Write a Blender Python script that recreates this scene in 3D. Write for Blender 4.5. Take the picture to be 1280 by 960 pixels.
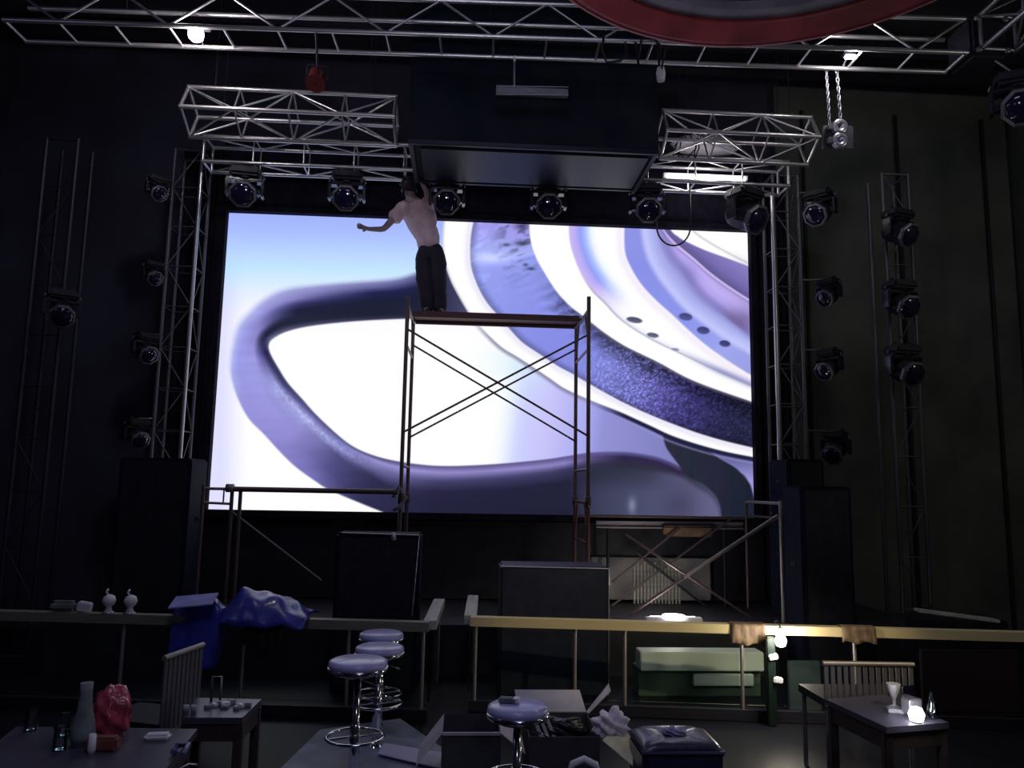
import bpy, bmesh, math, random
import numpy as np
from math import sin, cos, pi, atan2, sqrt, radians
from mathutils import Vector, Matrix

for o in list(bpy.data.objects):
    bpy.data.objects.remove(o)
scene = bpy.context.scene
COL = scene.collection
rng = random.Random(7)

# ------------------------------------------------------------------ camera
CAMH = 1.93
FPX = 961.0
PITCH, YAW, ROLL = 0.1338684, 0.0596680, 0.0180726
fw = Vector((sin(YAW)*cos(PITCH), cos(YAW)*cos(PITCH), sin(PITCH)))
_r0 = Vector((cos(YAW), -sin(YAW), 0)); _u0 = _r0.cross(fw)
rt = cos(ROLL)*_r0 + sin(ROLL)*_u0
up = -sin(ROLL)*_r0 + cos(ROLL)*_u0
cam_d = bpy.data.cameras.new('camera')
cam_d.sensor_width = 36; cam_d.lens = FPX/1280*36; cam_d.clip_start = .05; cam_d.clip_end = 100
cam = bpy.data.objects.new('camera', cam_d); COL.objects.link(cam)
M3 = Matrix((rt, up, -fw)).transposed()
cam.matrix_world = Matrix.Translation((0, 0, CAMH)) @ M3.to_4x4()
scene.camera = cam

# ------------------------------------------------------------------ world, exposure
w = bpy.data.worlds.new('night'); scene.world = w; w.use_nodes = True
w.node_tree.nodes['Background'].inputs[0].default_value = (.35, .40, .75, 1)
w.node_tree.nodes['Background'].inputs[1].default_value = .012
scene.view_settings.view_transform = 'Standard'
scene.view_settings.look = 'None'
scene.view_settings.exposure = 0.0
scene.view_settings.gamma = 1.0
scene.view_settings.use_curve_mapping = False

def light(kind, name, loc, power, color=(1, 1, 1), size=.1, target=None, spot=60, blend=.4):
    d = bpy.data.lights.new(name, kind); d.energy = power; d.color = color
    if kind == 'AREA': d.shape = 'DISK'; d.size = size
    else: d.shadow_soft_size = size
    if kind == 'SPOT': d.spot_size = radians(spot); d.spot_blend = blend
    o = bpy.data.objects.new(name, d); COL.objects.link(o); o.location = loc
    if target is not None:
        o.rotation_euler = (Vector(target)-Vector(loc)).to_track_quat('-Z', 'Y').to_euler()
    return o
# warm ceiling spot on the partition, then unseen fill lamps added to brighten the hall
light('SPOT', 'warm_ceiling_spot', (4.2, 2.2, 4.6), 420, (1, .82, .50), .08, (2.2, 6.6, .75), 34, .6)
light('SPOT', 'truss_fill_spot', (-.4, 1.0, 3.3), 190, (.92, .88, 1.0), .3, (.4, 8.0, 6.7), 74, .8)  # added fill spot aimed up at the trusses, no fixture behind it
light('POINT', 'foreground_fill', (.8, -.6, 3.1), 34, (.72, .70, 1.0), .4)  # unseen fill added behind the camera for the foreground
light('AREA', 'ceiling_fill', (.5, 1.5, 7.8), 70, (.62, .66, 1.0), 3.0, (.5, 4.0, 0))  # broad bluish fill added to lift the dark room
light('POINT', 'right_wall_fill', (7.3, 4.5, 5.2), 60, (.95, 1.0, .85), .5)  # invented lamp, added to brighten the olive wall on the right
light('POINT', 'left_fill', (-6.0, 4.0, 5.5), 12, (.6, .6, 1.0), .5)  # weak bluish fill on the left, no fixture built

def ray(px, py):
    return fw + rt*((px-640)/FPX) - up*((py-480)/FPX)
def P(px, py, Y):
    d = ray(px, py); d = d*(Y/d.y); return Vector((d.x, d.y, d.z+CAMH))
def PZ(px, py, z):
    d = ray(px, py); d = d*((z-CAMH)/d.z); return Vector((d.x, d.y, d.z+CAMH))
def PX(px, py, X):
    d = ray(px, py); d = d*(X/d.x); return Vector((d.x, d.y, d.z+CAMH))

# ------------------------------------------------------------------ materials
def mat(name, col, rough=.5, metal=0, noise=0, nscale=8, emit=None, estr=0, bump=0, bscale=60, coat=0, col2=None, trans=0, sheen=0, spec=.5):
    m = bpy.data.materials.new(name); m.use_nodes = True
    nt = m.node_tree; b = nt.nodes['Principled BSDF']
    b.inputs['Base Color'].default_value = (*col, 1)
    b.inputs['Roughness'].default_value = rough
    b.inputs['Metallic'].default_value = metal
    b.inputs['Coat Weight'].default_value = coat
    b.inputs['Specular IOR Level'].default_value = spec
    if trans: b.inputs['Transmission Weight'].default_value = trans
    if sheen: b.inputs['Sheen Weight'].default_value = sheen
    tc = nt.nodes.new('ShaderNodeTexCoord')
    if noise or col2:
        n = nt.nodes.new('ShaderNodeTexNoise'); n.inputs['Scale'].default_value = nscale; n.inputs['Detail'].default_value = 6
        nt.links.new(tc.outputs['Object'], n.inputs['Vector'])
        mx = nt.nodes.new('ShaderNodeMix'); mx.data_type = 'RGBA'
        c2 = col2 if col2 else tuple(max(0, c*(1-noise)) for c in col)
        c1 = col if col2 else tuple(min(1, c*(1+noise)) for c in col)
        mx.inputs[6].default_value = (*c1, 1); mx.inputs[7].default_value = (*c2, 1)
        rp = nt.nodes.new('ShaderNodeValToRGB'); rp.color_ramp.elements[0].position = .35; rp.color_ramp.elements[1].position = .65
        nt.links.new(n.outputs['Fac'], rp.inputs['Fac']); nt.links.new(rp.outputs['Color'], mx.inputs[0])
        nt.links.new(mx.outputs[2], b.inputs['Base Color'])
    if bump:
        n2 = nt.nodes.new('ShaderNodeTexNoise'); n2.inputs['Scale'].default_value = bscale; n2.inputs['Detail'].default_value = 4
        nt.links.new(tc.outputs['Object'], n2.inputs['Vector'])
        bp = nt.nodes.new('ShaderNodeBump'); bp.inputs['Strength'].default_value = bump; bp.inputs['Distance'].default_value = .01
        nt.links.new(n2.outputs['Fac'], bp.inputs['Height']); nt.links.new(bp.outputs['Normal'], b.inputs['Normal'])
    if emit:
        b.inputs['Emission Color'].default_value = (*emit, 1); b.inputs['Emission Strength'].default_value = estr
    return m
def glassmat(name, col, gl=.25, rough=.03):
    m = bpy.data.materials.new(name); m.use_nodes = True; nt = m.node_tree; nt.nodes.clear()
    out = nt.nodes.new('ShaderNodeOutputMaterial'); t = nt.nodes.new('ShaderNodeBsdfTransparent'); t.inputs[0].default_value = (*col, 1)
    g = nt.nodes.new('ShaderNodeBsdfGlossy'); g.inputs['Roughness'].default_value = rough
    g.inputs[0].default_value = (.8, .9, .85, 1)
    mx = nt.nodes.new('ShaderNodeMixShader')
    lw = nt.nodes.new('ShaderNodeLayerWeight'); lw.inputs[0].default_value = gl
    nt.links.new(lw.outputs['Fresnel'], mx.inputs[0]); nt.links.new(t.outputs[0], mx.inputs[1]); nt.links.new(g.outputs[0], mx.inputs[2])
    nt.links.new(mx.outputs[0], out.inputs[0]); return m
ALU = mat('aluminium', (.62, .60, .62), .34, .85, noise=.25, nscale=14)
ALU2 = mat('dull_aluminium', (.30, .29, .33), .45, .8, noise=.35, nscale=10)
STEEL = mat('scaffold_steel', (.16, .13, .15), .5, .6, col2=(.10, .05, .05), nscale=9, bump=.2)
RUST = mat('red_oxide_steel', (.13, .045, .05), .6, .3, col2=(.06, .035, .05), nscale=7, bump=.2)
PALESTEEL = mat('galvanised_steel', (.45, .43, .42), .45, .6, col2=(.25, .2, .2), nscale=12)
BLACK = mat('black_paint', (.014, .014, .022), .55, noise=.3, spec=.3)
BLACKG = mat('black_gloss', (.012, .012, .02), .22, coat=.3, noise=.3)
BOXP = mat('black_panel', (.012, .014, .034), .42, spec=.22, col2=(.010, .011, .02), nscale=1.6)
BOXF = mat('black_duct_front', (.002, .005, .013), .7, spec=.15, col2=(.009, .012, .018), nscale=2.2)
CLOTH = mat('black_drape', (.014, .012, .022), .95, noise=.3, spec=.1)
WALLB = mat('dark_wall', (.050, .050, .085), .8, col2=(.028, .028, .045), nscale=.9)
WALLR = mat('dark_olive_wall', (.12, .125, .11), .85, col2=(.055, .06, .056), nscale=.8, bump=.2, bscale=5)
CEIL = mat('dark_ceiling', (.02, .018, .026), .9, noise=.3, nscale=3)
FLOOR = mat('dark_floor', (.010, .011, .018), .4, spec=.3, col2=(.006, .006, .011), nscale=2.5, bump=.05, bscale=12)
PLAT = mat('grey_floor_platform', (.30, .31, .42), .45, col2=(.20, .21, .30), nscale=5)
STAGEM = mat('black_stage', (.02, .02, .028), .5, noise=.3, nscale=3)
GREYP = mat('grey_plaster', (.24, .23, .22), .8, col2=(.13, .13, .15), nscale=3, bump=.3, bscale=30)
MESH = mat('pale_mesh', (.50, .48, .42), .7, col2=(.2, .2, .2), nscale=45)
WOOD = mat('pale_yellow_wood', (.80, .66, .34), .45, col2=(.72, .60, .34), nscale=6)
WOODG = mat('pale_grey_wood', (.50, .49, .47), .5, noise=.2, nscale=9)
BROWN = mat('brown_tape', (.24, .16, .09), .7, col2=(.14, .09, .06), nscale=12, bump=.4, bscale=40)
SILVER = mat('silver_rim', (.52, .50, .58), .3, .7)
RIM = mat('dull_rim', (.17, .16, .20), .42, .6)
DALU = mat('dim_aluminium', (.13, .125, .145), .5, .75, noise=.3, nscale=6)  # aluminium copy darkened in place of weaker light on towers and fittings
CHROME = mat('chrome', (.75, .75, .80), .12, 1)
LENS = mat('dark_lens', (.012, .010, .035), .08, coat=1)
PURPLE = mat('violet_vinyl', (.50, .48, .86), .35, noise=.06, coat=.3)
NAVY = mat('navy_leather', (.035, .032, .085), .28, noise=.25, nscale=20, bump=.3, bscale=90, coat=.3)
NAVYB = mat('navy_cabinet', (.006, .008, .026), .8, spec=.12, noise=.3)
RED = mat('red_plastic', (.52, .07, .12), .25, bump=.9, bscale=22, col2=(.30, .03, .06), nscale=14, coat=.4)
REDRING = mat('red_ring_paint', (.26, .030, .045), .5, noise=.3, nscale=3)
GREYRING = mat('grey_ring_paint', (.20, .19, .25), .5, noise=.3, nscale=3)
BLUE = mat('blue_tarpaulin', (.045, .055, .42), .32, col2=(.03, .035, .26), nscale=7, bump=.5, bscale=14, coat=.2)
LBLUE = mat('pale_blue_sheet', (.35, .36, .75), .4, noise=.15)
WHITE = mat('white_plastic', (.75, .74, .80), .35, noise=.05)
CREAM = mat('cream_cardboard', (.88, .82, .55), .7, noise=.08)
GREYC = mat('grey_cardboard', (.62, .58, .64), .7, noise=.12, nscale=5)
DARKC = mat('dark_cardboard', (.06, .06, .07), .75, noise=.2)
PINKC = mat('pinkish_cardboard', (.80, .66, .72), .7, noise=.1)
FILM = mat('plastic_film', (.92, .80, .90), .25, bump=.8, bscale=16, coat=.3)
BINM = mat('black_plastic', (.015, .014, .022), .25, bump=.7, bscale=14)
TABLE = mat('dark_table', (.075, .07, .105), .35, noise=.15, nscale=5)
DWOOD = mat('dark_wood', (.05, .035, .03), .5, noise=.3)
SLAT = mat('dull_grey_slats', (.09, .09, .11), .6, noise=.2)
BENCH = mat('pale_green_panel', (.80, .86, .78), .5, col2=(.68, .75, .67), nscale=2)
GREEN = mat('green_grey_panel', (.10, .15, .11), .5, noise=.3, nscale=3)
SHIRT = mat('dusty_pink_shirt', (.72, .52, .60), .85, noise=.12, nscale=9, bump=1.0, bscale=14)
PANTS = mat('dark_trousers', (.020, .016, .035), .85, noise=.2)
SKIN = mat('skin', (.34, .25, .27), .55)
HAIR = mat('black_hair', (.012, .01, .012), .6)
ORANGE = mat('orange_brown_board', (.26, .15, .09), .7, col2=(.13, .08, .06), nscale=6)
CLUT = mat('pale_clutter', (.30, .31, .36), .5, noise=.3, nscale=20)
GREYCL = mat('grey_cloth', (.18, .20, .22), .8, noise=.25, nscale=12, bump=.5, bscale=20)
GLASS = glassmat('tinted_glass', (.90, .94, .92), .16)
CUPG = glassmat('clear_glass', (.9, .92, .95), .5)
LEDW = mat('led_tube', (1, 1, 1), .4, emit=(1, .97, .95), estr=9)
BULB = mat('work_bulb', (1, 1, 1), .4, emit=(1, .93, .96), estr=60)
BULB2 = mat('small_lamp', (1, 1, 1), .4, emit=(1, .97, 1), estr=14)
BULBW = mat('warm_bulb', (1, 1, 1), .4, emit=(1, .93, .75), estr=30)
SIGN = mat('grey_sign_face', (.14, .14, .17), .4, noise=.1)
SIGNM = mat('sign_mark', (.32, .32, .36), .5)
PALECL = mat('pale_fabric', (.60, .56, .62), .7, noise=.2, nscale=6)
REDD = mat('dark_red_glass', (.16, .03, .03), .25, coat=.4)

# ------------------------------------------------------------------ builders
UNIT = {}
def tag(o, label=None, cat=None, group=None, kind=None):
    if label: o['label'] = label
    if cat: o['category'] = cat
    if group: o['group'] = group
    if kind: o['kind'] = kind
    return o
def thing(name, loc, label, cat, group=None):
    o = bpy.data.objects.new(name, None); COL.objects.link(o)
    o.location = loc; o.empty_display_size = .1
    tag(o, label, cat, group); return o
WM = {}
def wmat(o):
    return WM.get(o.name, None) or Matrix.Translation(o.location)
def put(o, parent, world=None):
    """link o with world matrix, parented"""
    if world is None: world = Matrix.Identity(4)
    COL.objects.link(o)
    if parent is not None:
        o.parent = parent
        o.matrix_basis = wmat(parent).inverted_safe() @ world
    else:
        o.matrix_basis = world
    WM[o.name] = world.copy()
    return o
def unit_tube(m, n=8):
    k = (m.name, n)
    if k not in UNIT:
        bm = bmesh.new(); bmesh.ops.create_cone(bm, cap_ends=True, segments=n, radius1=1, radius2=1, depth=1)
        for f in bm.faces: f.smooth = len(f.verts) == 4
        me = bpy.data.meshes.new('tube'); bm.to_mesh(me); bm.free(); me.materials.append(m); UNIT[k] = me
    return UNIT[k]
def tube(name, a, b, r, m, parent, n=8, ry=None):
    a, b = Vector(a), Vector(b); d = b-a; L = d.length
    o = bpy.data.objects.new(name, unit_tube(m, n))
    q = d.to_track_quat('Z', 'Y')
    W = Matrix.Translation((a+b)/2) @ q.to_matrix().to_4x4() @ Matrix.Diagonal((r, ry or r, L, 1))
    return put(o, parent, W)
def unit_box(m):
    k = (m.name, 'box')
    if k not in UNIT:
        bm = bmesh.new(); bmesh.ops.create_cube(bm, size=1)
        bmesh.ops.bevel(bm, geom=bm.edges[:], offset=.012, segments=1, affect='EDGES')
        me = bpy.data.meshes.new('block'); bm.to_mesh(me); bm.free(); me.materials.append(m); UNIT[k] = me
    return UNIT[k]
def bar(name, a, b, w_, h_, m, parent, upv=(0, 0, 1)):
    """box beam from a to b, w_ sideways, h_ along upv"""
    a, b = Vector(a), Vector(b); d = (b-a); L = d.length; z = d.normalized(); u = Vector(upv)
    x = u.cross(z).normalized(); y = z.cross(x)
    R_ = Matrix((x, y, z)).transposed().to_4x4()
    o = bpy.data.objects.new(name, unit_box(m))
    return put(o, parent, Matrix.Translation((a+b)/2) @ R_ @ Matrix.Diagonal((w_, h_, L, 1)))
class MB:
    def __init__(s): s.bm = bmesh.new()
    def box(s, c, size, rot=None, bev=0):
        r = bmesh.ops.create_cube(s.bm, size=1)
        M_ = Matrix.Translation(c) @ (rot.to_4x4() if rot else Matrix.Identity(4)) @ Matrix.Diagonal((*size, 1))
        bmesh.ops.transform(s.bm, matrix=M_, verts=r['verts'])
        if bev:
            es = {e for v in r['verts'] for e in v.link_edges}
            bmesh.ops.bevel(s.bm, geom=list(es), offset=bev, segments=2, affect='EDGES')
        return s
    def tube(s, pts, r, n=8, closed=False):
        pts = [Vector(p) for p in pts]; N = len(pts); rings = []
        prev = None
        for i, p in enumerate(pts):
            if closed: t = pts[(i+1) % N]-pts[i-1]
            else: t = pts[min(i+1, N-1)]-pts[max(i-1, 0)]
            t.normalize()
            if prev is None:
                a = Vector((0, 0, 1)) if abs(t.z) < .9 else Vector((1, 0, 0)); x = t.cross(a).normalized()
            else:
                x = (prev - t*prev.dot(t)).normalized()
            prev = x; y = t.cross(x)
            rr = r[i] if isinstance(r, (list, tuple)) else r
            rings.append([s.bm.verts.new(p+x*rr*cos(2*pi*k/n)+y*rr*sin(2*pi*k/n)) for k in range(n)])
        for i in range(N if closed else N-1):
            A, B = rings[i], rings[(i+1) % N]
            for k in range(n):
                f = s.bm.faces.new((A[k], A[(k+1) % n], B[(k+1) % n], B[k])); f.smooth = True
        if not closed:
            s.bm.faces.new(rings[0][::-1]); s.bm.faces.new(rings[-1])
        return s
    def lathe(s, prof, c=(0, 0, 0), n=32, smooth=True, M_=None, ring=False):
        M_ = M_ or Matrix.Translation(c); rings = []
        for (r, z) in prof:
            rings.append([s.bm.verts.new(M_ @ Vector((max(r, 1e-4)*cos(2*pi*k/n), max(r, 1e-4)*sin(2*pi*k/n), z))) for k in range(n)])
        for A, B in zip(rings, rings[1:]):
            for k in range(n):
                f = s.bm.faces.new((A[k], A[(k+1) % n], B[(k+1) % n], B[k])); f.smooth = smooth
        if ring:
            for k in range(n): s.bm.faces.new((rings[-1][k], rings[-1][(k+1) % n], rings[0][(k+1) % n], rings[0][k]))
        else:
            s.bm.faces.new(rings[0][::-1]); s.bm.faces.new(rings[-1])
        return s
    def quadgrid(s, fn, nu, nv):
        V = [[s.bm.verts.new(fn(i/(nu), j/(nv))) for j in range(nv+1)] for i in range(nu+1)]
        for i in range(nu):
            for j in range(nv):
                f = s.bm.faces.new((V[i][j], V[i+1][j], V[i+1][j+1], V[i][j+1])); f.smooth = True
        return s
    def solid(s, pts, th, dirv=(0, 0, 1)):
        """polygon slab"""
        d = Vector(dirv).normalized()*th
        A = [s.bm.verts.new(Vector(p)) for p in pts]; B = [s.bm.verts.new(Vector(p)+d) for p in pts]
        s.bm.faces.new(A[::-1]); s.bm.faces.new(B); n = len(A)
        for k in range(n): s.bm.faces.new((A[k], A[(k+1) % n], B[(k+1) % n], B[k]))
        bmesh.ops.recalc_face_normals(s.bm, faces=s.bm.faces[:]); return s
    def build(s, name, m, parent=None, mods=()):
        me = bpy.data.meshes.new(name); bmesh.ops.recalc_face_normals(s.bm, faces=s.bm.faces[:])
        # move the origin to the mesh's centre
        vs = [v.co for v in s.bm.verts]
        c = Vector([(min(v[i] for v in vs)+max(v[i] for v in vs))/2 for i in range(3)])
        bmesh.ops.translate(s.bm, verts=s.bm.verts[:], vec=-c)
        s.bm.to_mesh(me); s.bm.free(); me.materials.append(m)
        o = bpy.data.objects.new(name, me); put(o, parent, Matrix.Translation(c))
        for t, kw in mods:
            md = o.modifiers.new(t.lower(), t)
            for k, v in kw.items(): setattr(md, k, v)
        return o
SUB2 = ('SUBSURF', dict(levels=2, render_levels=2))
def solidify(t): return ('SOLIDIFY', dict(thickness=t))
def copy_tree(o, parent=None):
    c = o.copy(); COL.objects.link(c); c.parent = parent
    for ch in list(o.children): copy_tree(ch, c)
    return c
def struct(name, mb, m, parent=None):
    o = mb.build(name, m, parent); o['kind'] = 'structure'; return o

# ------------------------------------------------------------------ setting
XL, XR, YB, YF, ZC = -6.6, 8.2, 10.75, -3.5, 8.2
struct('floor', MB().box(((XL+XR)/2, (YB+YF)/2, -.1), (XR-XL, YB-YF, .2)), FLOOR)
struct('ceiling', MB().box(((XL+XR)/2, (YB+YF)/2, ZC+.1), (XR-XL, YB-YF, .2)), CEIL)
struct('wall_back', MB().box(((XL+XR)/2, YB+.1, ZC/2), (XR-XL, .2, ZC)), WALLB)
struct('wall_front', MB().box(((XL+XR)/2, YF-.1, ZC/2), (XR-XL, .2, ZC)), WALLB)
struct('wall_left', MB().box((XL-.1, (YB+YF)/2, ZC/2), (.2, YB-YF, ZC)), WALLB)
struct('wall_right', MB().box((XR+.1, (YB+YF)/2, ZC/2), (.2, YB-YF, ZC)), WALLR)
# olive plaster panels right of the screen, standing proud of the back wall
wp = struct('trim_1', MB().box((6.3, YB-.06, 4.0), (3.6, .12, 8.0)), WALLR)
for k, (x, zz) in enumerate([(4.9, 0), (6.35, 0), (7.7, 0)]):
    tube('conduit', (x, YB-.16, .1), (x, YB-.16, 7.6), .025, BLACK, wp)
# ceiling beams and ducts
for k, (y, z) in enumerate([(7.9, 7.7), (8.8, 7.6), (9.7, 7.75)]):
    st = struct('trim_%d' % (k+2), MB().box(((XL+XR)/2, y, z), (XR-XL-.1, .16, .26)), BLACK)
STZ, STY = .50, 8.30
stg = struct('stage', MB().box((.5, (STY+YB)/2, STZ/2), (9.4, YB-STY, STZ)), STAGEM)
struct('platform', MB().solid([PZ(300, 1010, .06), PZ(400, 912, .06), PZ(500, 898, .06), PZ(590, 960, .06), PZ(600, 1010, .06)], -.058), PLAT)

# ------------------------------------------------------------------ LED screen with its picture
SX0, SX1, SZ0, SZ1, SY = -3.194, 3.807, 1.592, 5.465, 10.0
def resamp(pts, n=160):
    """smooth Catmull-Rom resample of a 2D polyline"""
    p = np.array(pts, float); q = np.vstack([2*p[0]-p[1], p, 2*p[-1]-p[-2]]); out = []
    k = max(3, n//len(p))
    for i in range(1, len(q)-2):
        t = np.linspace(0, 1, k, endpoint=False)[:, None]
        a, b, c, d = q[i-1], q[i], q[i+1], q[i+2]
        out.append(.5*((2*b)+(-a+c)*t+(2*a-5*b+4*c-d)*t**2+(-a+3*b-3*c+d)*t**3))
    out.append(p[-1:]); return np.vstack(out)
def segdist(Q, poly, closed=True, nd=None):
    """distance of every point to a polyline, and index of the nearest segment; even-odd inside test"""
    A = poly; B = np.roll(poly, -1, 0)
    if not closed: A, B = A[:-1], B[:-1]
    best = np.full(len(Q), 1e9); idx = np.zeros(len(Q)); ins = np.zeros(len(Q), bool)
    for i in range(len(A)):
        a, b = A[i], B[i]; d = b-a; L = d@d+1e-12
        if nd is None or i < nd:
            t = np.clip(((Q-a)@d)/L, 0, 1); e = Q-a-t[:, None]*d
            s = e[:, 0]**2+e[:, 1]**2; m = s < best; best[m] = s[m]; idx[m] = i+t[m]
        if closed:
            c = ((a[1] > Q[:, 1]) != (b[1] > Q[:, 1]))
            if c.any(): ins ^= c & (Q[:, 0] < (b[0]-a[0])*(Q[:, 1]-a[1])/(b[1]-a[1]+1e-12)+a[0])
    return np.sqrt(best), idx/(nd or len(A)), ins
def vnoise(x, y, seed):
    r = np.random.RandomState(seed).rand(256, 256); xi = np.floor(x).astype(int); yi = np.floor(y).astype(int)
    fx = x-xi; fy = y-yi; fx = fx*fx*(3-2*fx); fy = fy*fy*(3-2*fy)
    g = lambda i, j: r[i & 255, j & 255]
    return (g(xi, yi)*(1-fx)+g(xi+1, yi)*fx)*(1-fy)+(g(xi, yi+1)*(1-fx)+g(xi+1, yi+1)*fx)*fy
def sstep(a, b, x):
    t = np.clip((x-a)/(b-a), 0, 1); return t*t*(3-2*t)
def picture(Q):
    """the abstract picture on the screen, painted in its own 2D picture units (sRGB 0..255)"""
    x, y = Q[:, 0], Q[:, 1]; N = len(x)
    C = lambda *c: np.array(c, float)[None, :]
    def ramp(v, stops):
        xs = [s[0] for s in stops]; return np.stack([np.interp(v, xs, [s[1][k] for s in stops]) for k in range(3)], 1)
    img = ramp(y-(x-400)*.02, [(262, (162, 175, 250)), (290, (170, 190, 255)), (318, (188, 215, 255)), (338, (198, 232, 255)), (365, (228, 240, 255)), (395, (252, 250, 255)), (420, (255, 255, 255))])
    e = sstep(312, 272, x)*sstep(300, 400, y)
    img = img*(1-.12*e[:, None]*C(1, 1, 0))
    def over(mask, col):
        nonlocal img
        m = mask[:, None]; img = img*(1-m)+col*m
    # white field turning periwinkle on its right
    inr = sstep(395, 410, y)*sstep(500, 515, x)
    f = sstep(615, 665, x+(y-480)*.12)
    over(inr*f, ramp(x+(y-500)*.15, [(620, (238, 255, 246)), (650, (205, 212, 255)), (690, (200, 196, 250)), (735, (172, 172, 240)), (760, (146, 146, 214)), (850, (128, 128, 190))]))
    g = np.exp(-((x-650)**2/1500+(y-455)**2/900)); over(.6*g, C(214, 238, 250))
    # dark wedge beside the arc
    W = resamp([(547, 352), (549, 338), (553, 330), (560, 342), (590, 400), (566, 400), (547, 400)], 60)
    # ---- dark purple loop
    outer = resamp([(575, 318), (545, 330), (515, 343), (490, 349), (450, 352), (400, 356), (360, 361), (335, 371), (312, 389), (297, 408), (290, 435), (288, 463), (295, 492), (310, 522), (330, 543), (352, 567), (370, 584), (392, 600), (413, 613), (458, 632), (485, 643), (520, 660), (560, 700)], 260)
    inner = resamp([(620, 396), (560, 397), (505, 398.5), (445, 401.5), (392, 407), (360, 414), (342, 423), (336, 431), (338, 442), (348, 460), (360, 478.8), (378, 499), (394, 517), (418, 540), (438, 556), (458, 566), (484, 574), (520, 580), (560, 582.5), (620, 580), (680, 574.5), (710, 570), (740, 565.5), (782, 564.5), (815, 569.5), (833, 575), (850, 583)], 300)
    loop = np.vstack([outer, [(560, 720), (1000, 720), (1000, 600), (850, 583)], inner[::-1]])
    dl, _, insl = segdist(Q, loop)
    di, si, _ = segdist(Q, inner, False); do, so, _ = segdist(Q, outer, False)
    t = di/(di+do+1e-6)
    sm = np.where(insl, dl, -dl)
    # soft edges on the upper left, crisp ones elsewhere
    soft = 1.2+5*np.exp(-((x-300)**2+(y-395)**2)/6000.)*(do < di)+3*sstep(380, 345, y)*(do < di)
    mask = sstep(-1, 1, sm/soft)
    # colour profiles across the loop, at places along the inner curve
    keys = [
     (.00, [(0, (40, 40, 66)), (.5, (26, 31, 55)), (.85, (34, 38, 72)), (1, (75, 80, 120))]),
     (.10, [(0, (58, 58, 84)), (.12, (30, 32, 52)), (.5, (26, 32, 56)), (.7, (33, 35, 80)), (.85, (105, 105, 160)), (1, (150, 150, 205))]),
     (.17, [(0, (90, 92, 124)), (.13, (36, 40, 60)), (.44, (28, 32, 58)), (.58, (58, 56, 108)), (.72, (134, 130, 195)), (1, (168, 172, 228))]),
     (.24, [(0, (130, 132, 170)), (.08, (80, 84, 120)), (.19, (28, 32, 56)), (.27, (40, 40, 72)), (.42, (128, 124, 190)), (.7, (152, 150, 222)), (1, (188, 195, 245))]),
     (.30, [(0, (60, 62, 100)), (.1, (34, 34, 74)), (.22, (80, 78, 140)), (.4, (158, 155, 225)), (.8, (155, 155, 232)), (1, (178, 185, 242))]),
     (.38, [(0, (60, 60, 100)), (.08, (66, 64, 110)), (.2, (170, 172, 232)), (.42, (150, 150, 218)), (.5, (158, 154, 226)), (1, (150, 146, 218))]),
     (.46, [(0, (70, 70, 110)), (.06, (100, 98, 160)), (.18, (182, 186, 240)), (.3, (150, 150, 212)), (.45, (146, 140, 210)), (1, (140, 134, 205))]),
     (.53, [(0, (60, 60, 96)), (.05, (120, 120, 180)), (.17, (150, 152, 214)), (.3, (80, 78, 128)), (.6, (82, 80, 136)), (1, (118, 112, 180))]),
     (.60, [(0, (60, 60, 100)), (.05, (158, 150, 215)), (.14, (110, 108, 160)), (.24, (48, 46, 82)), (.6, (46, 44, 80)), (1, (60, 58, 100))]),
     (.68, [(0, (90, 80, 130)), (.05, (150, 142, 205)), (.12, (70, 66, 110)), (.2, (38, 36, 64)), (1, (26, 28, 48))]),
     (.80, [(0, (90, 80, 130)), (.05, (140, 132, 195)), (.1, (60, 56, 96)), (.2, (34, 34, 58)), (1, (26, 28, 44))]),
     (.88, [(0, (110, 105, 170)), (.04, (46, 38, 74)), (.1, (44, 44, 62)), (.3, (52, 56, 78)), (1, (50, 54, 74))]),
     (1.0, [(0, (90, 85, 140)), (.04, (48, 38, 66)), (.12, (52, 56, 72)), (.3, (70, 72, 100)), (1, (60, 62, 84))])]
    bl = sstep(.50, .66, si); tt = t*(1-bl)+np.minimum(di/260., 1)*1.6*bl
    prof = np.stack([ramp(tt, k[1]) for k in keys])
    ks = np.array([k[0] for k in keys]); j = np.clip(np.searchsorted(ks, si)-1, 0, len(ks)-2)
    a = ((si-ks[j])/(ks[j+1]-ks[j]))[:, None]; ar = np.arange(N)
    lc = prof[j, ar]*(1-a)+prof[j+1, ar]*a
    nz = vnoise(x/2.2, y/2.2, 3)-.5
    stk = np.exp(-((t-.18)/.12)**2)*sstep(.34, .4, si)*sstep(.62, .55, si)
    lc = lc*(1+.22*(nz*stk)[:, None])
    lc = lc*(1+.05*(vnoise(x/40, y/5, 4)-.5)[:, None])
    over(mask, lc)
    # the body lying under the arcs, lower right
    d1, _, i1 = segdist(Q, resamp([(660, 588), (700, 586), (760, 586), (820, 588), (850, 594), (869, 606), (887, 618), (897, 630), (901, 645), (902, 700), (660, 700)], 120))
    m1 = sstep(-3, 6, np.where(i1, d1, -d1))*sstep(702, 752, x)
    cb = ramp(x, [(700, (44, 46, 70)), (760, (64, 68, 94)), (800, (74, 78, 108)), (860, (92, 90, 128)), (900, (108, 104, 146))])
    cb = cb*(1-.25*sstep(620, 590, y)[:, None]*sstep(850, 800, x)[:, None])*(1-.2*np.exp(-((x-850)**2+(y-632)**2)/500.))[:, None]
    cb = cb+60*np.exp(-((x-790)/5.)**2-((y-632)/10.)**2)[:, None]
    over(m1*.9, cb)
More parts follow.
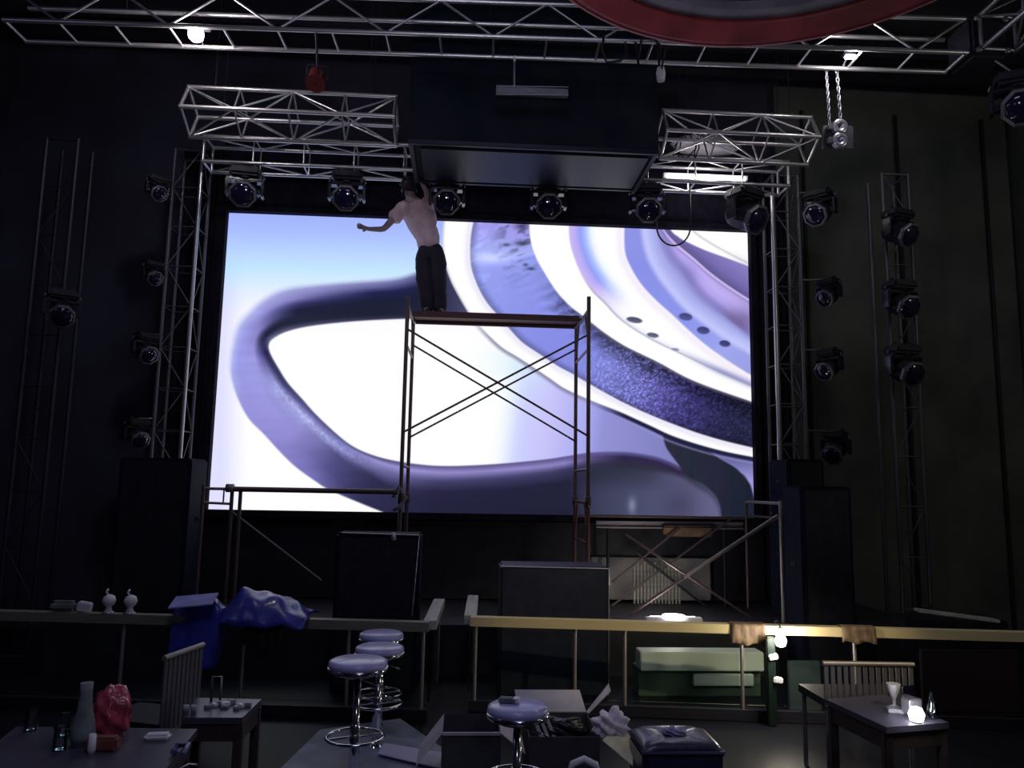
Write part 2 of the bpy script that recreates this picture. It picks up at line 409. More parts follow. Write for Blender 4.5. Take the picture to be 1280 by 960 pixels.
    Dk = resamp([(828, 543), (833, 560), (848, 581), (860, 596), (880, 606), (897, 624), (902, 648), (904, 700), (945, 700), (942, 622), (938, 606), (931, 597), (920, 585), (900, 573), (885, 563), (850, 548), (828, 536)], 200)
    d2, _, i2 = segdist(Q, Dk); m2 = sstep(-1, 1.4, np.where(i2, d2, -d2))
    over(m2, ramp(x, [(828, (50, 44, 70)), (860, (38, 44, 58)), (895, (42, 40, 62)), (915, (32, 38, 54)), (940, (28, 34, 50))])*(1-.1*(vnoise(x/5, y/30, 5)[:, None])))
    d3, _, i3 = segdist(Q, np.array([(885, 560), (900, 572), (920, 584), (932, 596), (938, 606), (943, 624), (960, 640), (960, 560), (900, 550)], float))
    over(sstep(-1, 1.2, np.where(i3, d3, -d3)), ramp(y, [(560, (70, 70, 110)), (578, (110, 108, 165)), (600, (158, 154, 220)), (625, (140, 138, 200))]))
    # wedge beside the worker
    d4, _, i4 = segdist(Q, W); over(sstep(-2, 3, np.where(i4, d4, -d4)), ramp(x, [(500, (24, 28, 50)), (550, (46, 48, 78)), (570, (60, 60, 92)), (590, (80, 78, 120))]))
    # ---- the arcs on the right: each region closes around the upper right corner
    def arc(pts):
        c = resamp(pts, 150)
        poly = np.vstack([c, [(1100, c[-1, 1]+20), (1100, 100), (c[0, 0], 100)]])
        d, s, ii = segdist(Q, poly, True, len(c)-1)
        return np.where(ii, d, -d), s
    Ca = [(557, 230), (556, 262), (553.5, 288), (553, 307), (555.6, 327), (562, 347.5), (571, 366), (587, 393), (603, 411), (626, 433), (646.7, 446), (666.7, 459), (686.7, 472.5), (706.7, 486), (740, 501), (773, 514), (790, 521.5), (815, 533), (840, 544.5), (873, 555.5), (907, 564.5), (945, 572)]
    Cb = [(596, 230), (595, 262), (592, 276), (588.5, 296), (587.7, 319), (590, 338), (599, 361.6), (610, 380), (624, 396), (638, 412.5), (653, 428), (673, 441.7), (698, 458), (715, 467), (731.7, 477), (773, 500), (807, 516), (840, 529.5), (873, 541.5), (907, 551.5), (945, 560.5)]
    Cc = [(662, 230), (661.5, 270), (663, 299), (669.7, 321), (680.6, 341), (696, 364.7), (712, 382), (726, 393), (740, 404), (757, 417), (782, 433), (823, 453), (857, 471.5), (890, 485), (945, 504)]
    Cd = [(713, 230), (711, 270), (712, 300), (718, 322.5), (726, 341), (740, 362), (757, 379), (773, 396), (795, 412), (823, 428), (857, 444), (890, 460), (915, 471), (945, 484)]
    Ce = [(785, 230), (781, 275), (781, 312), (788, 333), (803, 357), (823, 378), (840, 393), (860, 412), (882, 431), (907, 449), (932, 465), (945, 472)]
    Cf = [(800, 230), (802, 285), (808, 317), (820, 342), (837, 365), (857, 387), (882, 406), (907, 424), (945, 446)]
    Cg = [(812, 230), (823, 287), (833, 318), (853, 344), (866, 362), (880, 377), (907, 398), (945, 428)]
    Ch = [(800, 235), (828, 283), (843, 302), (867, 322), (890, 342), (915, 360), (945, 379)]
    Ci = [(812, 230), (836, 283), (848, 296), (860, 303), (882, 313), (907, 322), (945, 336)]
    Cj = [(840, 255), (865, 287), (890, 305), (933, 328), (950, 334)]
    da, sa = arc(Ca)
    # shaded rim outside the first arc
    rim = sstep(-7, -1, da)*sstep(.32, .42, sa)
    over(rim*sstep(.75, .62, sa)*.75, C(120, 114, 146)); over(sstep(-6.5, -4, da)*sstep(.66, .74, sa), C(34, 32, 66))
    over(np.exp(-((da+7.5)/1.2)**2)*sstep(.7, .78, sa)*.6, C(150, 150, 205))
    over(sstep(-1, 1, da), C(255, 255, 255))
    over(np.exp(-((da-1)/1.5)**2)*.25*sstep(.4, .3, sa), C(120, 110, 140))
    db, sb = arc(Cb); dc, sc = arc(Cc)
    over(np.exp(-((db+3)/4)**2)*.35, C(205, 195, 240)); 
    wb = np.clip(db/(db-dc+1e-6), 0, 1)
    leather = ramp(sb, [(0, (172, 160, 235)), (.12, (160, 158, 238)), (.2, (168, 178, 246)), (.27, (150, 160, 240)), (.42, (142, 150, 234)), (.55, (136, 142, 230)), (.66, (134, 140, 226)), (.72, (136, 140, 226)), (.77, (124, 124, 208)), (.82, (96, 92, 172)), (.87, (66, 60, 124)), (.93, (46, 44, 88)), (1, (38, 42, 70))])
    shade = 1-.42*sstep(.5, 1, wb)*sstep(.5, .8, sb)-.25*sstep(.15, 0, wb)
    leather = leather*shade[:, None]
    # relief: grain grows towards the lower end
    g0 = vnoise(x/2.5+y*.1, y/2.0, 11); gr = 1.5*(np.abs(g0-.5)*2-.5)+.35*(vnoise(x/1.5, y/1.4, 12)-.5)
    amp = .46*sstep(.64, .78, sb)+.30*sstep(.42, .6, sb)*sstep(.6, .95, wb)
    leather = leather*(1+(gr*amp)[:, None])
    pat = vnoise(x/12+y/30, y/4.0+x/14, 21)*.62+vnoise(x/5, y/2.4+x/9, 22)*.38
    leather = leather*(1-.34*sstep(.40, .78, pat)*sstep(.15, .75, wb)*sstep(.46, .1, sb))[:, None]
    leather = leather*(1+.10*sstep(.5, .75, pat)*sstep(.45, .2, sb)*sstep(.6, .1, wb))[:, None]
    rip = np.sin((x*.35+y*.9)/2.1+3*vnoise(x/9, y/9, 31))
    leather = leather*(1+.11*rip*sstep(.35, .5, sb)*sstep(.76, .66, sb)*sstep(.45, .9, wb))[:, None]
    leather = leather*(1-.30*sstep(.62, 1, wb)*sstep(.36, .55, sb)*sstep(.8, .66, sb))[:, None]
    leather = leather+40*(np.exp(-((x-615)/26)**2-((y-323)/7)**2))[:, None]
    for (hx, hy, a_, b_) in [(633, 306, 5, 2), (651, 304, 8, 3.4), (652, 283, 9, 4), (657, 331, 3, 2), (664, 336, 5, 2)]:
        leather = leather*(1-.5*np.exp(-((x-hx)/a_)**2-((y-hy)/b_)**2))[:, None]
    over(sstep(-1, 1, db), leather)
    over(np.exp(-((dc+1.5)/1.6)**2)*sstep(.45, .6, sc)*.8, C(96, 88, 112))
    over(sstep(-1, 1, dc), C(255, 255, 255))
    dd, sd = arc(Cd)
    over(np.exp(-(dd/1.3)**2)*sstep(.28, .4, sd)*.75, C(120, 116, 150))
    ins = sstep(-1, 1, dd)
    up_ = sstep(.62, .35, sd)
    over(ins*up_, ramp(dd, [(0, (205, 185, 245)), (8, (186, 172, 245)), (14, (150, 160, 246)), (20, (170, 190, 255)), (28, (240, 246, 255)), (34, (255, 255, 255))]))
    over(ins*(1-up_), ramp(dd, [(0, (225, 225, 245)), (4, (250, 250, 255)), (9, (255, 255, 255))]))
    over(np.exp(-((dd-1)/4.5)**2)*sstep(.72, .9, sd)*.7, C(128, 128, 186))
    de, se = arc(Ce); df, sf = arc(Cf); dg, sg = arc(Cg); dh, sh = arc(Ch); dii, _ = arc(Ci)
    over(np.exp(-((de+5)/5)**2)*.3, C(225, 200, 245))
    over(sstep(-1.5, 1.5, de), ramp(se, [(0, (146, 150, 228)), (.3, (138, 146, 232)), (.6, (140, 150, 236)), (.8, (160, 166, 238)), (1, (150, 154, 220))]))
    over(sstep(-5, 4, df), ramp(df, [(-2, (205, 205, 252)), (6, (190, 196, 250)), (14, (172, 176, 238)), (22, (160, 160, 225))]))
    over(sstep(-6, 5, dg)*.9, ramp(dg, [(0, (132, 130, 196)), (7, (140, 132, 200)), (13, (182, 165, 240)), (22, (196, 178, 246)), (34, (178, 162, 228))]))
    g2 = np.exp(-((x-925)/30)**2-((y-402)/17)**2); over(g2*.8*sstep(0, 3, dg), C(112, 96, 146))
    g3 = np.exp(-((x-858)/14)**2-((y-345)/14)**2); over(g3*.5*sstep(0, 3, dg), C(124, 118, 180))
    over(np.exp(-((dh+4)/1.3)**2)*.5, C(140, 118, 180)); over(np.exp(-((dh+1)/1.2)**2)*.7, C(235, 215, 250)); over(np.exp(-((dh-1.2)/1.3)**2)*.9, C(74, 64, 120))
    over(sstep(1, 3, dh), ramp(dh, [(0, (92, 84, 142)), (10, (116, 106, 172)), (25, (132, 122, 190)), (50, (140, 132, 200))]))
    over(sstep(-1, 1, dii), C(255, 255, 255))
    dj, _, _ = segdist(Q, resamp(Cj, 60), False); over(np.exp(-(dj/1.3)**2)*.45, C(150, 150, 165))
    over(np.exp(-((y-(328+(x-933)*.45))/6)**2)*sstep(900, 935, x)*.25, C(180, 175, 200))
    for (hx, hy, a_, b_, c_) in [(793, 400, 10, 3.6, (86, 88, 112)), (816, 419, 7.5, 3, (96, 98, 122)), (857, 396, 8.5, 4.6, (76, 78, 140)), (879, 413, 8, 4.6, (72, 72, 126)), (906, 429.5, 7, 4, (66, 68, 118)), (844, 437, 5, 2, (150, 150, 180))]:
        q = ((x-hx)*.94+(y-hy)*.3)/a_; r_ = ((y-hy)*.94-(x-hx)*.18)/b_; rr = np.sqrt(q*q+r_*r_)
        over(sstep(1.15, .8, rr), np.array(c_)[None, :]*(1+.35*(r_[:, None]*.5)))
    return np.clip(img, 0, 255)
def pix(Q3):
    """picture units of points on the screen plane (a fixed projective map of the screen rectangle)"""
    d = np.asarray(Q3)-np.array([0, 0, CAMH]); z = d@np.array(fw)
    return np.stack([640+FPX*(d@np.array(rt))/z, 480-FPX*(d@np.array(up))/z], 1)
NX, NZ = 600, 336
gx = np.linspace(SX0, SX1, NX+1); gz = np.linspace(SZ0, SZ1, NZ+1)
GX, GZ = np.meshgrid(gx, gz); V3 = np.stack([GX.ravel(), np.full(GX.size, SY), GZ.ravel()], 1)
rgb = picture(pix(V3))/255.
lin = np.where(rgb <= .04045, rgb/12.92, ((rgb+.055)/1.055)**2.4)
screen = thing('led_screen', (.3, SY, SZ0), 'huge lit screen on the stage showing white and violet curved shapes', 'screen')
me = bpy.data.meshes.new('screen_face')
cx = (SX0+SX1)/2
Vl = V3-np.array([cx, SY, SZ0]); me.vertices.add(len(Vl)); me.vertices.foreach_set('co', Vl.ravel().astype(np.float32))
ii = (np.arange(NZ)[:, None]*(NX+1)+np.arange(NX)[None, :]).ravel()
quads = np.stack([ii, ii+1, ii+NX+2, ii+NX+1], 1).astype(np.int32)
me.loops.add(quads.size); me.polygons.add(len(quads))
me.loops.foreach_set('vertex_index', quads.ravel()); me.polygons.foreach_set('loop_start', np.arange(0, quads.size, 4, dtype=np.int32))
me.update(calc_edges=True)
ca = me.color_attributes.new('picture', 'FLOAT_COLOR', 'POINT')
ca.data.foreach_set('color', np.concatenate([lin, np.ones((len(lin), 1))], 1).astype(np.float32).ravel())
sm_ = bpy.data.materials.new('led_picture'); sm_.use_nodes = True; nt = sm_.node_tree; b = nt.nodes['Principled BSDF']
at = nt.nodes.new('ShaderNodeAttribute'); at.attribute_name = 'picture'
b.inputs['Base Color'].default_value = (.004, .004, .006, 1); b.inputs['Roughness'].default_value = .9; b.inputs['Specular IOR Level'].default_value = .1
nt.links.new(at.outputs['Color'], b.inputs['Emission Color']); b.inputs['Emission Strength'].default_value = 1.0
me.materials.append(sm_)
sf = bpy.data.objects.new('screen_face', me); put(sf, screen, Matrix.Translation((cx, SY, SZ0)))
MB().box((cx, SY+.10, (SZ0+SZ1)/2), (SX1-SX0+.02, .16, SZ1-SZ0+.02)).build('cabinet', BLACK, screen)
for nm, c, s in [('frame_side', (SX0-.04, SY-.01, (SZ0+SZ1)/2), (.08, .2, SZ1-SZ0+.16)), ('frame_side', (SX1+.04, SY-.01, (SZ0+SZ1)/2), (.08, .2, SZ1-SZ0+.16)),
                 ('frame_rail', (cx, SY-.01, SZ1+.04), (SX1-SX0, .2, .08)), ('frame_rail', (cx, SY-.01, SZ0-.04), (SX1-SX0, .2, .08))]:
    MB().box(c, s).build(nm, CLOTH, screen)

# masking drapes round the screen
def drape(name, x0, x1, z0, z1, y, amp, folds, label, m=CLOTH):
    mb = MB(); 
    mb.quadgrid(lambda u, v: Vector((x0+(x1-x0)*u, y+amp*sin(u*folds*2*pi)+.3*amp*sin(u*folds*5.1+v*2), z0+(z1-z0)*v)), max(12, int(folds*10)), 6)
    o = mb.build(name, m, None, [solidify(.012)]); tag(o, label, 'curtain'); return o
drape('side_curtain', SX0-.62, SX0-.09, STZ+.02, 6.3, SY-.06, .035, 4, 'black curtain hanging beside the left edge of the screen')
drape('side_curtain', SX1+.09, SX1+.50, STZ+.02, 6.3, SY-.06, .035, 3, 'black curtain hanging beside the right edge of the screen')
drape('valance', SX0-.08, SX1+.08, SZ1+.085, SZ1+.95, SY-.09, .018, 9, 'black valance cloth hanging above the top edge of the screen')
# wall under the screen
uw = tag(MB().box((.4, 10.12, (STZ+SZ0)/2-.04), (7.6, .1, SZ0-STZ-.12)).build('under_screen_panel', BLACK), 'long black panel below the bottom edge of the screen', 'panel')
gp = thing('plaster_panel', (1.95, 10.0, STZ+.01), 'grey rough panel lit by a lamp behind the right scaffold braces', 'panel')
a = P(738, 700, 10.0); b_ = P(888, 770, 10.0)
MB().box(((a.x+b_.x)/2, 10.0, (a.z+STZ)/2+.04), (b_.x-a.x, .08, a.z-STZ), bev=.01).build('board', GREYP, gp)
a2 = P(791, 702, 9.93); b2 = P(852, 765, 9.93)
for k in range(14):
    x = a2.x+(b2.x-a2.x)*(k+.5)/14
    MB().box((x, 9.945, (a2.z+b2.z)/2), (.025, .012, a2.z-b2.z-.15*rng.random())).build('strip', MESH, gp)
ob = tag(MB().box(P(858, 664, 9.75), (.62, .18, .13), bev=.02).build('orange_carton', ORANGE), 'orange brown flat carton under the right end of the screen', 'box')
bb = thing('support_beam', (2.1, 9.6, 1.30), 'grey steel beam running under the right part of the screen', 'beam')
a = P(745, 652, 9.8); b_ = P(928, 654, 9.8)
for dz in (0, .07): bar('flange', a-Vector((0, 0, dz)), b_-Vector((0, 0, dz)), .09, .018, PALESTEEL, bb)
bar('web', a-Vector((0, 0, .035)), b_-Vector((0, 0, .035)), .012, .06, ALU2, bb)
for px in (760, 905): tube('foot_post', P(px, 660, 9.8), Vector((P(px, 660, 9.8).x, 9.8, STZ)), .02, BLACK, bb)

# ------------------------------------------------------------------ trusses
def truss(name, label, p0, p1, s, rot=0, bay=.6, m=ALU, rc=.024, rb=.011, side=None, group=None, style='zig', faces=(0, 1, 2, 3), diag=(0, 1, 2, 3), hang=(), dm=None):
    p0, p1 = Vector(p0), Vector(p1); ax = (p1-p0).normalized(); L = (p1-p0).length
    if side is None: side = Vector((0, 1, 0))
    e1 = (side-ax*side.dot(ax)).normalized(); e2 = ax.cross(e1)
    if e2.z < 0: e2 = -e2
    c_, s_ = cos(rot), sin(rot); f1 = e1*c_-e2*s_; f2 = e1*s_+e2*c_
    h = s/2; cor = [(-h, -h), (-h, h), (h, h), (h, -h)]   # near-bottom, near-top, far-top, far-bottom
    root = thing(name, (p0+p1)/2, label, 'truss', group)
    pt = lambda i, t: p0+ax*t+f1*cor[i % 4][0]+f2*cor[i % 4][1]
    for i in range(4): tube('chord', pt(i, 0), pt(i, L), rc, m, root, 10)
    nb = max(1, round(L/bay)); bl = L/nb
    for k in range(nb+1):
        t = min(max(k*bl, .012), L-.012)
        for i in faces:
            tube('end_strut' if k in (0, nb) else 'strut', pt(i, t), pt(i+1, t), rc*.8 if k in (0, nb) else rb, m, root, 6)
    for k in range(nb):
        for i in diag:
            a, b = (k*bl, (k+1)*bl) if (k+i) % 2 else ((k+1)*bl, k*bl)
            tube('diagonal', pt(i, a), pt(i+1, b), rb, dm if (dm and i == 2) else m, root, 6)
    for t in hang:
        for i in (1, 2): q = pt(i, t); tube('hanger_wire', q, (q.x, q.y, ZC), .006, BLACK, root, 6)
    return root
# header truss of the gate (carries the moving heads)
HX0, HX1, HZ0, HZ1 = -3.235, 3.98, 5.73, 6.07
header = truss('box_truss', 'long aluminium truss right above the screen carrying the row of moving heads', (HX0, 9.15, 5.90), (HX1, 9.15, 5.90), .32, 0, .62, diag=(1, 3))
# tilted pair above, each side of the black box
ang = radians(30)
truss('box_truss', 'tilted aluminium truss on the left of the black ceiling box', (-3.17, 8.29, 6.01), (-.86, 8.29, 6.01), .38, ang, .58, hang=(.3, 2.0))
truss('box_truss', 'tilted aluminium truss on the right of the black ceiling box', (2.16, 8.29, 6.0), (3.93, 8.29, 6.0), .38, ang, .59, hang=(.3, 1.5))
# long top truss
tl = PZ(20, 36, 6.40); tr = PZ(1196, 78, 6.40)
tL = Vector((-4.65, 7.52, 6.595)); tR = Vector((5.02, 7.21, 6.595))
truss('box_truss', 'longest aluminium truss crossing the whole top of the picture', tL, tR, .37, 0, .54, rb=.013, faces=(3,), diag=(0,), hang=(1.0, 4.8, 8.6), dm=DALU)
def tcy(x): return 7.52+(7.21-7.52)*(x+4.65)/9.67
# upright towers of the gate
a = P(248, 250, 9.35).x; 
truss('tower_truss', 'bright edged upright truss left of the screen', (a-.165, 9.53, STZ+.02), (a-.165, 9.53, 6.05), .33, 0, .5, m=DALU, rb=.008, diag=(0, 3))
tube_l = tube('front_pipe', (a+.03, 9.30, STZ), (a+.03, 9.30, 5.72), .022, ALU, None, 10); tag(tube_l, 'bright slim vertical pipe at the left edge of the black curtain', 'pipe')
a = P(965, 245, 9.35).x
truss('tower_truss', 'upright truss with red tint right beside the right screen curtain', (a+.19, 9.53, STZ+.02), (a+.19, 9.53, 6.05), .33, 0, .5, m=DALU, rb=.008, diag=(0, 3))
tube_r = tube('front_pipe', (a-.02, 9.30, STZ), (a-.02, 9.30, 5.72), .024, ALU, None, 10); tag(tube_r, 'bright slim vertical pipe at the right edge of the black curtain', 'pipe')
a0 = P(1101, 216, 9.0); a1 = P(1136, 216, 9.0)
truss('tower_truss', 'free standing upright truss at far right against the olive wall', ((a0.x+a1.x)/2, 9.17, 0), ((a0.x+a1.x)/2, 9.17, a0.z), .34, 0, .6, m=DALU, rb=.008, faces=(0, 3), diag=(0,))
a0 = P(77, 195, 9.0)
truss('tower_truss', 'dim upright truss standing at far left against the dark wall', (a0.x, 9.17, 0), (a0.x, 9.17, 5.95), .36, 0, .6, m=mat('shaded_aluminium', (.05, .05, .065), .5, .7), rb=.007, faces=(0,), diag=(0,))  # aluminium darkened further, low light at far left put into the colour
# side truss coming towards the viewer at top right
a0 = Vector((5.35, 7.05, 6.62)); truss('box_truss', 'short truss running towards the viewer at the top right corner', (5.32, 4.6, 6.62), (5.32, 7.0, 6.62), .36, 0, .6, side=Vector((1, 0, 0)), m=ALU2)
cb_ = thing('corner_block', (5.28, 7.22, 6.40), 'black corner joint at the right end of the longest truss', 'joint')
MB().box((5.26, 7.22, 6.60), (.40, .40, .44), bev=.03).build('block', BLACK, cb_)
for dx in (-.15, .15):
    for dz in (-.17, .17): MB().lathe([(.03, 0), (.03, .03), (.015, .035)], M_=Matrix.Translation((5.26+dx, 7.0, 6.6+dz)) @ Matrix.Rotation(pi/2, 4, 'X'), n=10).build('bolt', ALU2, cb_)

# ------------------------------------------------------------------ black box hanging from the ceiling
bx = thing('ceiling_box', (.66, 8.35, 5.55), 'big black duct box hanging between the trusses above the screen', 'duct')
BX0, BX1 = -.69, 2.02
MB().box(((BX0+BX1)/2, 8.35, 6.40), (BX1-BX0, 1.06, 1.66), bev=.02).build('body', BOXF, bx)
MB().box(((BX0+BX1)/2+.02, 8.37, 5.553), (BX1-BX0-.22, .86, .03)).build('bottom_panel', BOXP, bx)
for c, s in [(((BX0+BX1)/2, 7.83, 5.56), (BX1-BX0, .05, .05)), (((BX0+BX1)/2, 8.87, 5.56), (BX1-BX0, .05, .05)), ((BX0+.03, 8.35, 5.56), (.05, 1.0, .05)), ((BX1-.03, 8.35, 5.56), (.05, 1.0, .05))]:
    MB().box(c, s, bev=.006).build('edge_angle', BOXP, bx)
for x in (BX0+.3, BX1-.3): tube('hanger_rod', (x, 8.3, 7.2), (x, 8.3, ZC), .012, ALU2, bx)
# hanging sign
sg = thing('hanging_sign', P(665, 115, 7.55), 'slim grey lamp sign hanging on a rod in front of the black box', 'sign')
a = P(620, 114.5, 7.55); b_ = P(710, 116, 7.55); c = (a+b_)/2
MB().box(c, ((b_-a).length, .05, .085), bev=.006).build('case', SIGN, sg)
for dz in (-.046, .046): bar('edge_strip', a+Vector((0, -.02, dz)), b_+Vector((0, -.02, dz)), .03, .007, ALU2, sg)
mk = MB()
for (dx, dz, w_, h_) in [(-.045, 0, .008, .04), (-.03, .018, .02, .006), (-.03, 0, .02, .006), (-.03, -.018, .02, .006), (-.018, .0, .006, .04), (0, .012, .018, .006), (0, -.014, .018, .006), (.0, 0, .006, .04), (.03, -.012, .02, .006), (.034, .004, .006, .03), (.024, .012, .006, .02)]:
    mk.box(c+Vector((dx, -.028, dz)), (w_, .004, h_))
mk.build('lettering', SIGNM, sg)
tube('rod', P(643, 108, 7.55), P(643, 77, 7.55), .012, ALU2, sg); bar('arm', P(643, 77, 7.55), Vector((P(643, 77, 7.55).x, 7.52, 6.42)), .02, .02, ALU2, sg)

# ------------------------------------------------------------------ moving heads
def moving_head(name, loc, label, cat='stage light', group=None, tilt=58, pan=0, sc=1.0):
    """hung upside down; loc = point of the chord it hangs from; the lens looks out and down"""
    root = bpy.data.objects.new(name, None); COL.objects.link(root); tag(root, label, cat, group)
    WM[root.name] = Matrix.Identity(4)
    MB().box((0, 0, -.075), (.36, .28, .11), bev=.03).build('base', BLACK, root)
    for s in (-1, 1):
        MB().box((s*.11, 0, -.005), (.05, .06, .05), bev=.008).build('clamp', BLACK, root)
        MB().tube([(s*.20, 0, -.08), (s*.215, 0, -.13)], .012).build('base_handle', RIM, root)
    MB().lathe([(.09, -.16), (.10, -.13)], n=20).build('turntable', BLACK, root)
    yk = MB().box((0, 0, -.165), (.40, .13, .045), bev=.012)
    for s in (-1, 1): yk.box((s*.205, 0, -.26), (.035, .13, .22), bev=.012)
    yk.build('yoke', BLACKG, root)
    T = Matrix.Translation((0, 0, -.31)) @ Matrix.Rotation(radians(pan), 4, 'Z') @ Matrix.Rotation(radians(180-tilt), 4, 'X')
    # head axis is local +Z ; after rotation it points to -Y and down
    hd = MB().lathe([(.06, -.20), (.12, -.18), (.145, -.08), (.15, .04), (.135, .12), (.15, .15)], n=8, smooth=False, M_=T @ Matrix.Rotation(pi/8, 4, 'Z'))
    h = hd.build('head', BLACK, root)
    MB().lathe([(.15, .15), (.166, .155), (.166, .185), (.138, .195), (.138, .165)], n=8, smooth=False, M_=T @ Matrix.Rotation(pi/8, 4, 'Z'), ring=True).build('lens_ring', RIM, root)
    MB().lathe([(.134, .17), (.125, .19), (.08, .207), (.02, .214)], n=24, M_=T).build('lens', LENS, root)
    for s in (-1, 1): MB().box(T @ Vector((s*.16, 0, -.0)), (.05, .09, .09), bev=.02).build('side_knob', BLACKG, root)
    root.location = loc; root.scale = (sc, sc, sc)
    return root
mh_x = [306, 434, 559, 686, 809, 931]
mh_lab = ['leftmost moving head under the truss, over the screen corner', 'second moving head from the left, left of the worker', 'third moving head, just right of the worker in pink shirt', 'fourth moving head under the truss, below the middle of the black box',
          'fifth moving head, with a cable loop dangling beside it', 'rightmost moving head, turned sideways over the right screen corner']
proto = None
for i, x in enumerate(mh_x):
    loc = P(x, 0, 9.0); z = 5.70; q = P(x, 230, 9.02)
    g = 'row of moving heads over the screen'
    if proto is None: o = proto = moving_head('moving_head', (q.x, 9.04, z), mh_lab[0], group=g, tilt=62)
    else: o = copy_tree(proto); o.location = (q.x, 9.04, z)
    o['label'] = mh_lab[i]
    o.rotation_euler = (0, 0, radians([8, 4, 2, -2, -5, 28][i])); s = [1, 1, 1, 1, 1, 1.18][i]; o.scale = (s, s, s)
TLX = P(248, 250, 9.35).x-.165; TRX = P(965, 245, 9.35).x+.19
def small_light(x, z, Y, rz, s, label, tip):
    """a copy of the moving head on a bracket tube that reaches the tower at tip"""
    o = copy_tree(proto); o.location = (x, Y, z); o.rotation_euler = (0, 0, radians(rz)); o.scale = (s, s, s)
    o['label'] = label; o['group'] = 'lights clamped on the upright trusses'
    W = Matrix.LocRotScale(Vector((x, Y, z)), o.rotation_euler, Vector((s, s, s))); WM[o.name] = W
    tube('bracket', (x, Y, z-.02*s), tip, .014, DALU, o, 6); return o
for px, py, Y, rz, s_, lab, side in [
    (1024, 238, 9.25, -50, .95, 'dark moving head at the top of the right tower truss', 1),
    (1036, 348, 9.25, -60, .72, 'small light on the right tower truss, second from top', 1),
    (1036, 436, 9.25, -60, .78, 'small light on the right tower truss, third from top', 1),
    (1044, 538, 9.25, -50, .80, 'lowest light beside the right tower truss, above the navy cabinet', 1),
    (198, 221, 9.25, 40, .62, 'small light at the top of the left tower truss', -1),
    (193, 327, 9.25, 40, .58, 'small light on the left tower truss, second from top', -1),
    (183, 416, 9.25, 50, .72, 'light on the left tower truss, third from top', -1),
    (172, 522, 9.25, 50, .70, 'lowest light on the left tower truss', -1)]:
    q = P(px, py, Y); TX = TRX if side > 0 else TLX
    small_light(q.x, q.z, Y, rz, s_, lab, (TX+side*.165, 9.365, q.z))
for px, py, rz, s_, lab in [(1122, 262, 20, .95, 'upper moving head on the free standing truss at far right'), (1124, 350, 10, .95, 'middle moving head on the free standing truss at far right'),
                            (1128, 430, 10, 1.0, 'lower moving head on the free standing truss at far right')]:
    q = P(px, py, 8.75); small_light(q.x, q.z, 8.75, rz, s_, lab, (q.x, 9.0, q.z))
q = P(80, 362, 8.75); small_light(q.x, q.z, 8.75, 30, .85, 'black light in the middle of the dim far left truss', (q.x, 9.0, q.z))
q = P(1216, 62, 7.0); small_light(5.50, 6.20, 7.0, -30, 1.15, 'big dark spotlight under the top right corner joint', (5.36, 7.1, 6.39))

# LED bar in the right part of the header
lb = thing('led_bar', P(882, 222, 9.2), 'lit white tube lamp lying inside the truss above the right of the screen', 'lamp')
a = P(833, 220, 9.22); b_ = P(932, 224, 9.22)
for k in range(4):
    u, v = k/4+.01, (k+1)/4-.01; tube('tube_segment', a.lerp(b_, u), a.lerp(b_, v), .024, LEDW, lb, 12)
bar('housing', a+Vector((-.03, .035, .02)), b_+Vector((.03, .035, .02)), .05, .06, WHITE, lb)
light('POINT', 'led_bar_light', (a+b_)/2+Vector((0, -.1, -.03)), 14, (1, .97, .95), .15)

def work_lamp(px, py, Y, label, r, bm_, power, flat=False):
    c = P(px, py, Y); t = thing('work_lamp', c, label, 'lamp')
    if flat: MB().box(c, (r*3.2, r*1.6, r*1.0), bev=r*.3).build('bulb', bm_, t)
    else: MB().lathe([(.001, -r), (r*.5, -r*.87), (r*.87, -r*.5), (r, 0), (r*.87, r*.5), (r*.5, r*.87), (.001, r)], c, 16).build('bulb', bm_, t)
    MB().box(c+Vector((0, .05, r+.02)), (r*3, .08, .03), bev=.006).build('housing', BLACK, t)
    tube('bracket', c+Vector((0, .05, r+.02)), (c.x, tcy(c.x)+.185, 6.41), .01, ALU2, t)
    light('POINT', 'work_lamp_light', c+Vector((0, -.10, -.06)), power, (1, .95, .97), .06); return t
work_lamp(245, 43, 7.42, 'glaring bare work lamp in the left part of the longest truss', .078, BULB, 30)
work_lamp(1063, 71, 7.25, 'small bright lamp in the right part of the longest truss', .036, BULB2, 16, True)

# par can and pale fixture under the long truss
pc = thing('par_can', P(396, 98, 7.4), 'dark reddish lamp can hanging under the longest truss', 'stage light')
c = P(396, 98, 7.4); T = Matrix.Translation(c) @ Matrix.Rotation(radians(150), 4, 'X')
MB().lathe([(.05, -.13), (.085, -.08), (.09, .08), (.10, .1)], n=20, M_=T).build('can', REDD, pc)
MB().lathe([(.088, .07), (.07, .095), (.01, .1)], n=20, M_=T).build('lens', LENS, pc)
MB().tube([c+Vector((-.1, 0, 0)), c+Vector((-.1, 0, .14)), c+Vector((.1, 0, .14)), c+Vector((.1, 0, 0))], .01).build('bracket', BLACK, pc)
tube('clamp', c+Vector((0, 0, .14)), Vector((c.x, tcy(c.x)-.185, 6.41)), .012, BLACK, pc)
pf = thing('par_can', P(826, 92, 7.35), 'small pale lamp can under the longest truss, right above the black box corner', 'stage light')
c = P(826, 92, 7.35)
MB().lathe([(.04, -.08), (.05, .0), (.035, .07)], c, 14).build('can', PALECL, pf); tube('clamp', c, Vector((c.x, tcy(c.x)-.185, 6.41)), .01, BLACK, pf)

